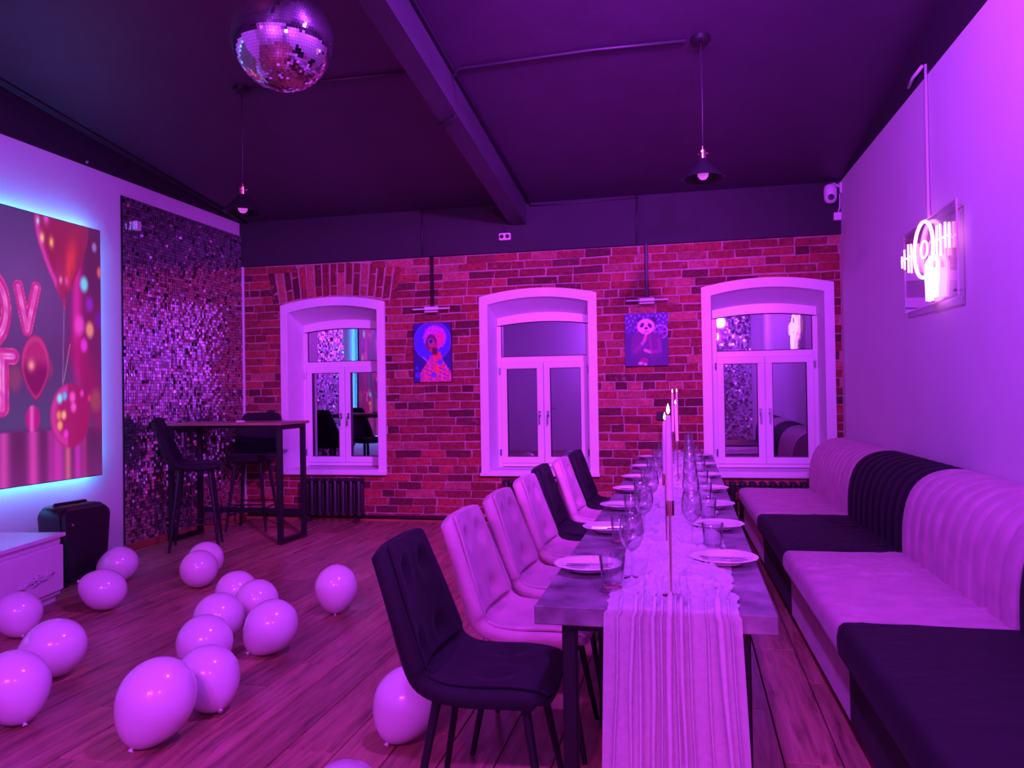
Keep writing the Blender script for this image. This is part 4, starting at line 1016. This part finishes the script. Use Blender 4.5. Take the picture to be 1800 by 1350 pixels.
CH = {t: chair_meshes(t) for t in ('black', 'pink')}
but_me = MB().lathe([(0, .004), (.007, .003), (.009, 0), (.007, -.003), (0, -.004)], 10).mesh('button', True)
but_p = but_me.copy(); but_me.materials.append(M['black_velvet']); but_p.materials.append(M['pink_velvet'])
lm = {}
for sx in (-1, 1):
    for sy in (-1, 1):
        me_ = MB().tube([(.135 * sx, .140 * sy, .425), (.212 * sx, .200 * sy, 0)], [.015, .010], 10).mesh('leg', 40); me_.materials.append(M['black_metal']); lm[(sx, sy)] = me_
uf_me = MB().box((0, .13, .415), (.32, .03, .014)).box((0, -.13, .415), (.32, .03, .014)).box((.1, 0, .415), (.03, .26, .014)).box((-.1, 0, .415), (.03, .26, .014)).mesh('under_frame'); uf_me.materials.append(M['black_metal'])
def solid(o, th, off=-1, lv=1):
    m1 = o.modifiers.new('solid', 'SOLIDIFY'); m1.thickness = th; m1.offset = off
    subsurf(o, lv); return o
def place_buttons(S_, dents, t, me_, off=-.002):
    for (du, dv) in dents:
        p_ = S_(du, dv, off); e = .02; a = Vector(S_(du + e, dv, off)) - Vector(S_(du - e, dv, off)); b_ = Vector(S_(du, dv + .1, off)) - Vector(S_(du, dv - .1, off)); n_ = a.cross(b_).normalized()
        o_ = inst('button', me_, t, p_); o_.rotation_euler = n_.to_track_quat('Z', 'Y').to_euler()
def make_chair(tone, label, x_, y_, rz):
    t = thing('dining_chair', label, 'chair', (x_, y_, 0), rz, 'dining chairs along the long table')
    g = CH[tone]
    solid(inst('shell', g['shell'], t), .055, SOFF, 1)
    solid(inst('backrest_pad', g['back'], t), .016, -.6, 1); solid(inst('seat_pad', g['seat'], t), .016, -.6, 1)
    place_buttons(sh, DENTS, t, but_me if tone == 'black' else but_p)
    for k in lm: inst('leg', lm[k], t)
    inst('under_frame', uf_me, t)
    return t
SOFF = -1
for tone, yy, rz, dx, lab in (('black', 2.48, .03, -.025, 'black velvet dining chair closest to the camera at the table end'), ('pink', 3.06, .0, .016, 'pink velvet dining chair behind the nearest black chair'),
                          ('pink', 3.68, .0, .018, 'pink velvet dining chair in the middle of three pink chairs in a row'), ('pink', 4.37, .0, .008, 'pink velvet dining chair just in front of the second black chair'),
                          ('black', 5.02, .02, -.02, 'black velvet dining chair between two pink chairs'), ('pink', 5.60, .0, .02, 'pink velvet dining chair between two black chairs near the back'), ('black', 6.30, .0, .03, 'black velvet dining chair farthest from the camera by the middle window')):
    make_chair(tone, lab, -.612 + dx, yy, rz)

# bar stools
ST_P = [(.225, .700), (.225, .735), (.195, .765), (.10, .770), (.0, .762), (-.10, .756), (-.165, .772), (-.21, .835), (-.24, .93), (-.27, 1.03), (-.295, 1.12), (-.312, 1.175), (-.325, 1.195)]
ST_W = [.195, .212, .228, .238, .243, .246, .246, .244, .240, .232, .220, .208, .19]
ss = shell_fn(ST_P, ST_W, DIN_C)
st_shell = shell_mesh('shell', ss, 0, 1, 1, 26, 14, 0, M['black_velvet']); st_back = shell_mesh('backrest_pad', ss, .535, .955, .86, 14, 12, .006, M['black_velvet']); st_seat = shell_mesh('seat_pad', ss, .10, .47, .88, 14, 12, .006, M['black_velvet'])
sl = {}
for sx in (-1, 1):
    for sy in (-1, 1):
        me_ = MB().tube([(.125 * sx, .125 * sy, .725), (.205 * sx, .205 * sy, 0)], [.019, .012], 10).mesh('leg', 40); me_.materials.append(M['black_metal']); sl[(sx, sy)] = me_
def make_stool(label, x_, y_, rz):
    t = thing('bar_stool', label, 'bar stool', (x_, y_, 0), rz, 'bar stools at the bar table')
    solid(inst('shell', st_shell, t), .055, SOFF, 1); solid(inst('backrest_pad', st_back, t), .016, -.6, 1); solid(inst('seat_pad', st_seat, t), .016, -.6, 1)
    for k in sl: inst('leg', sl[k], t)
    q = .205 - .08 * .23 / .725 - .003
    for z_, pr in ((.23, ((-q, -q), (q, -q))), (.23, ((-q, q), (q, q))), (.27, ((q, -q), (q, q))), (.27, ((-q, -q), (-q, q)))):
        MB().tube([(*pr[0], z_), (*pr[1], z_)], .007, 8).build('footrest', M['black_metal'], t, smooth=40)
    MB().box((0, 0, .712), (.28, .28, .02), b=.004).build('under_frame', M['black_metal'], t)
    return t
make_stool('black bar stool seen side-on in front of the bar table', -4.37, 6.36, .50)
make_stool('black bar stool standing behind the bar table by the corner', -4.40, 7.36, -PI / 2 + .2)

# bar table
bt = thing('bar_table', 'high bar table with a thin brown top and black frame legs', 'table', (-4.225, 6.815, 0))
MB().box((0, 0, 1.110), (1.22, .56, .026), b=.003).build('tabletop', M['laminate'], bt)
for s in (-1, 1):
    f = bt
    for sy in (-1, 1): MB().box((s * .565, sy * .225, .5485), (.045, .045, 1.097), b=.003).build('leg', M['black_metal'], f)
    MB().box((s * .565, 0, .0225), (.045, .405, .045), b=.003).build('foot_bar', M['black_metal'], f); MB().box((s * .565, 0, 1.075), (.045, .405, .04), b=.003).build('top_bar', M['black_metal'], f)
MB().box((0, .225, .24), (1.085, .03, .05), b=.003).build('stretcher', M['black_metal'], bt)
for sy in (-1, 1): MB().box((0, sy * .225, 1.083), (1.085, .03, .025), b=.003).build('apron', M['black_metal'], bt)
o = MB().box((-4.10, 6.66, 1.1325), (.07, .05, .018), b=.004).build('small_white_box', M['white_plastic']); tag(o, 'tiny white box lying on the high bar table', 'box')

# ------------------------------------------------------------------ banquette bench modules along the right wall
def bench(y0, y1, tone, label, nch, dz=0.0, wr_amt=1.0):
    m_ = M['pink_velvet'] if tone == 'pink' else M['black_velvet']
    t = thing('banquette_bench', label, 'bench', (0, 0, 0), 0, 'banquette modules along the right wall')
    t.location = (xr((y0 + y1) / 2) - .6, (y0 + y1) / 2, 0); ox, oy = t.location[0], t.location[1]
    L = y1 - y0
    def W(y, tt, z): return (xr(y) - tt - ox, y - oy, z)
    # plinth
    b_ = MB(); b_.add([W(y, tt, z) for z in (0, .06) for y in (y0 + .01, y1 - .01) for tt in (.90, .03)], [(0, 1, 3, 2), (4, 6, 7, 5), (0, 2, 6, 4), (1, 5, 7, 3), (0, 4, 5, 1), (2, 3, 7, 6)]).build('plinth', M['black_plastic'], t)
    # base box
    bb = MB(); n_ = 2
    sec = [(.05, .045), (.945, .045), (.960, .060), (.962, .31), (.05, .31)]
    P_ = [[W(y, a, z) for (a, z) in sec + sec[:1]] for y in (y0 + .004, y1 - .004)]
    bb.grid(P_); bb.f += [(0, 1, 2, 3, 4), (6 + 4, 6 + 3, 6 + 2, 6 + 1, 6)]
    bb.build('base', m_, t, fix=True)
    # seat cushion with soft creases
    NX_, NY_ = 50, max(30, int(L * 90))
    top = .430 + dz
    prof = [(.35, .305), (.985, .305), (1.000, .318), (1.005, .345), (1.005, .385), (.998, .412), (.982, .426)] 
    def crease(y, tt):
        if wr_amt <= 0: return 0
        c = noise.noise((tt * 2.2 + 3, (y + .35 * tt) * 16, y0)) ; d = noise.noise((tt * 3 + 9, (y - .25 * tt) * 22, y0 + 5))
        mask = max(0, .5 + 1.0 * noise.noise((tt * 2.0, y * 1.7, y0 + 2)))
        return wr_amt * mask * (.016 * (1 - abs(c)) ** 7 + .010 * (1 - abs(d)) ** 8)
    G = []
    for j in range(NY_ + 1):
        s_ = j / NY_; y = y0 + .003 + (L - .006) * s_
        ed = min(s_, 1 - s_) * L; rd = .022; fall = 0 if ed > rd else (rd - math.sqrt(max(0, rd * rd - (rd - ed) ** 2)))
        row = [W(y, a, min(z + dz, top - fall) if z > .40 else z) for a, z in prof]
        for i in range(1, NX_ + 1):
            tt = .982 - (.982 - .30) * i / NX_
            row.append(W(y, tt, top - fall + crease(y, tt) * min(1, i / 4)))
        row.append(W(y, .30, .305))
        G.append(row)
    sc2 = MB().grid(G); K = len(G[0]); nr_ = len(G)
    sc2.f += [tuple(range(K))[::-1], tuple((nr_ - 1) * K + k for k in range(K))]
    sc2.build('seat_cushion', m_, t, smooth=45, fix=True)
    # backrest: upright body plus channels
    bk = MB().add([W(y, tt, z) for z in (.31, .86) for y in (y0 + .006, y1 - .006) for tt in (.20, .01)], [(0, 1, 3, 2), (4, 6, 7, 5), (0, 2, 6, 4), (1, 5, 7, 3), (0, 4, 5, 1), (2, 3, 7, 6)]).build('backrest', m_, t)
    pr = crom([(.372, .40), (.374, .50), (.368, .62), (.345, .73), (.300, .815), (.225, .872), (.135, .896), (.05, .895), (.015, .88)], 22)
    cw = (L - .006) / nch
    for c in range(nch):
        ya = y0 + .003 + c * cw; NV_ = 16; G2 = []
        for j in range(NV_ + 1):
            s_ = -1 + 2 * j / NV_; y = ya + cw * (.5 + .496 * s_); bul = .034 * (1 - abs(s_) ** 5) - .028
            row = []
            for i, (a, z) in enumerate(pr):
                a0, z0 = pr[max(0, i - 1)]; a1, z1 = pr[min(len(pr) - 1, i + 1)]; dx, dz2 = a1 - a0, z1 - z0; l_ = math.hypot(dx, dz2)
                na, nz_ = dz2 / l_, -dx / l_
                row.append(W(y, a + na * bul, z + nz_ * bul))
            row.append(W(y, .03, .40)); G2.append(row)
        q = MB().grid(G2); K = len(G2[0]); q.f += [tuple(range(K))[::-1], tuple(NV_ * K + k for k in range(K))]
        q.build('channel', m_, bk, smooth=50, fix=True)
    return t
bench(6.12, 7.72, 'pink', 'pink velvet bench module with channelled back by the right window', 11, 0, .5)
bench(4.76, 6.12, 'black', 'black velvet bench module between the two pink ones', 9, .002, .4)
bench(3.27, 4.76, 'pink', 'pink velvet bench module with creased seat nearest to the camera', 10, 0, 1.2)
bench(1.70, 3.27, 'black', 'black velvet bench module closest to the camera, at the bottom right', 10, .018, .3)

# ------------------------------------------------------------------ white cabinet and loudspeaker by the left wall
cb = thing('white_cabinet', 'low white lacquered cabinet with a carved ornament below the screen', 'cabinet', (-4.15, 4.545, 0), .20)
# local: front faces +x, runs along -y
CL, CD = 1.15, .44
MB().box((-CD / 2, -CL / 2, .230), (CD - .02, CL - .01, .36), b=.003).build('body', M['lacquer'], cb)
MB().box((-CD / 2 + .008, -CL / 2, .448), (CD + .03, CL + .02, .026), b=.004).build('top', M['lacquer'], cb)
MB().box((-CD / 2 - .01, -CL / 2, .032), (CD - .05, CL - .04, .062), b=.002).build('plinth', M['lacquer'], cb)
MB().box((-.012, -CL / 2, .412), (.02, CL - .03, .036), b=.002).build('frieze', M['lacquer'], cb)
df = MB().box((.002, -CL / 2, .232), (.022, CL - .012, .30), b=.004).build('drawer_front', M['lacquer'], cb)
om = MB(); ro = random.Random(9)
for k in range(110):
    u = -1 + 2 * k / 109; yy = -.30 + u * .17; zz = .205 + .008 * math.sin(u * 9) + .010 * u + ro.uniform(-.022, .022) * (1 - abs(u))
    r_ = .008 + .010 * (1 - abs(u)) * ro.uniform(.6, 1.2); a = ro.uniform(-.7, .7); dx, dz = math.cos(a) * r_ * 1.6, math.sin(a) * r_ * 1.6 + (ro.random() - .5) * .014
    om.tube([(.016, yy - dx, zz - dz), (.024, yy, zz + ro.uniform(-.004, .004)), (.016, yy + dx, zz + dz)], [.003, .0065, .003], 6)
o = om.build('carved_ornament', M['carved'], df, smooth=True)

spk = thing('loudspeaker', 'tall black loudspeaker with rounded corners behind the white cabinet', 'speaker', (-4.50, 5.03, 0), -.12)
def rbox(x0, x1, y0, y1, z0, z1, r, n_=5):
    P_ = []
    for cy, czz, a0 in ((y1 - r, z1 - r, 0), (y0 + r, z1 - r, PI / 2), (y0 + r, z0 + r * .4, PI), (y1 - r, z0 + r * .4, 1.5 * PI)):
        rr = r if czz > z0 + r else r * .4
        for k in range(n_ + 1):
            a = a0 + PI / 2 * k / n_; P_.append((cy + rr * math.cos(a), czz + rr * math.sin(a)))
    q = MB(); m_ = len(P_)
    for x_, sh_ in ((x0, .93), (x0 + .03, 1.0), (x1 - .03, 1.0), (x1, .95)):
        cy, czz = (y0 + y1) / 2, (z0 + z1) / 2
        q.v += [(x_, cy + (p_[0] - cy) * sh_, czz + (p_[1] - czz) * sh_) for p_ in P_]
    for i in range(3):
        for k in range(m_): q.f.append((i * m_ + k, i * m_ + (k + 1) % m_, (i + 1) * m_ + (k + 1) % m_, (i + 1) * m_ + k))
    q.f += [tuple(range(m_))[::-1], tuple(3 * m_ + k for k in range(m_))]
    return q
rbox(-.11, .11, -.215, .225, .03, .58, .075).build('cabinet', M['black_plastic'], spk, smooth=35)
rbox(.09, .15, -.20, .215, .03, .565, .065).build('front_grille', M['black_plastic'], spk, smooth=35)
MB().tube([(-.02, -.14, .575), (-.02, -.13, .588), (-.02, .13, .588), (-.02, .14, .575)], .012, 8).build('carry_handle', M['black_plastic'], spk, smooth=40)
MB().box((.149, .0, .40), (.004, .36, .006)).build('horn_edge', M['black_metal'], spk)
MB().lathe([(0, 0), (.012, 0), (.010, .006), (0, .007)], 12).build('indicator', M['chrome'], spk).matrix_local = Matrix.Translation((.149, -.13, .45)) @ Matrix.Rotation(PI / 2, 4, 'Y')
for sx in (-.07, .10):
    for sy in (-.17, .17): MB().box((sx, sy, .017), (.05, .05, .034), b=.003).build('foot', M['black_plastic'], spk)

# ------------------------------------------------------------------ balloons on the floor
def balloon_mesh(k):
    prof = []
    n_ = 28
    for i in range(n_ + 1):
        th = PI * i / n_; z_ = -math.cos(th); r_ = math.sin(th)
        if z_ < 0: r_ *= 1 - .10 * (-z_) ** 1.4; z_ *= 1.0 + .10 * (-z_) ** 2
        prof.append((max(r_, 0.0), z_))
    me_ = MB().lathe(prof, 36).mesh('balloon', True); me_.materials.append(M['latex']); return me_
bal_me = balloon_mesh(0)
knot_me = MB().lathe([(0, .08), (.05, .05), (.045, .01), (.065, -.02), (.085, -.05), (.07, -.055), (0, -.03)], 12).mesh('knot', True); knot_me.materials.append(M['latex'])
rgt, upv, fwd = Vector((math.cos(_yaw), math.sin(_yaw), 0)), Vector((0, 0, 1)), Vector((-math.sin(_yaw), math.cos(_yaw), 0))
BL_ = [  # x, y, radius, length factor, knot direction (right, up, away), label
 (-3.778, 3.809, .127, 1.0, (.45, -.72, -.45), 'white balloon in front of the carved cabinet at the left edge'),
 (-3.050, 3.278, .140, 1.10, (-.80, -.35, -.2), 'white oval balloon lying between the left edge and the long row'),
 (-2.790, 2.786, .143, 1.04, (.45, -.78, -.30), 'white balloon cut by the left edge, nearest the bottom corner'),
 (-2.055, 2.717, .148, 1.12, (-.34, -.86, -.35), 'largest white balloon, front of the long row on the floor'),
 (-2.051, 3.057, .135, 1.05, (.50, -.66, -.50), 'white balloon touching the right side of the largest balloon'),
 (-2.371, 3.509, .136, 1.0, (-.2, -.3, .9), 'white balloon third from the front in the long row'),
 (-2.559, 3.916, .136, 1.0, (-.3, -.3, .9), 'white balloon in the middle of the long row'),
 (-2.163, 3.780, .136, 1.08, (-.62, -.70, -.30), 'white balloon on the right of the long row with its knot lower left'),
 (-2.544, 4.292, .130, 1.0, (.2, -.4, .9), 'white balloon partly hidden behind two others in the long row'),
 (-2.802, 4.488, .130, 1.0, (-.2, -.5, .8), 'white balloon at the far end of the long row'),
 (-2.165, 4.578, .133, 1.08, (.03, -.93, -.35), 'single white balloon standing apart left of the nearest chair'),
 (-4.141, 5.072, .131, 1.08, (-.9, -.3, -.2), 'white balloon against the black loudspeaker'),
 (-3.691, 4.383, .130, 1.10, (-.9, .35, -.1), 'white balloon lying in front of the loudspeaker and cabinet'),
 (-3.435, 5.025, .133, 1.0, (.1, -.3, .9), 'front one of the two white balloons below the bar stool'),
 (-3.590, 5.339, .133, 1.0, (.2, -.4, .9), 'rear one of the two white balloons below the bar stool'),
 (-1.095, 2.930, .130, 1.10, (-.42, -.82, -.35), 'white balloon half hidden behind the nearest black chair'),
 (-1.035, 2.235, .120, 1.0, (.3, -.5, .8), 'white balloon cut off by the bottom edge left of the chair legs'),
]
for (bx, by, br, lf, kd, lab) in BL_:
    d = (rgt * kd[0] + upv * kd[1] + fwd * kd[2]).normalized()
    R_ = (-d).to_track_quat('Z', 'Y').to_matrix()
    zmin = min((R_ @ Vector((v.co.x * br, v.co.y * br, v.co.z * br * lf))).z for v in bal_me.vertices)
    o = inst('balloon', bal_me, None, (bx, by, -zmin)); o.rotation_euler = R_.to_euler(); o.scale = (br, br, br * lf)
    tag(o, lab, 'balloon', 'white balloons on the floor')
    inst('knot', knot_me, o, (0, 0, -1.12))
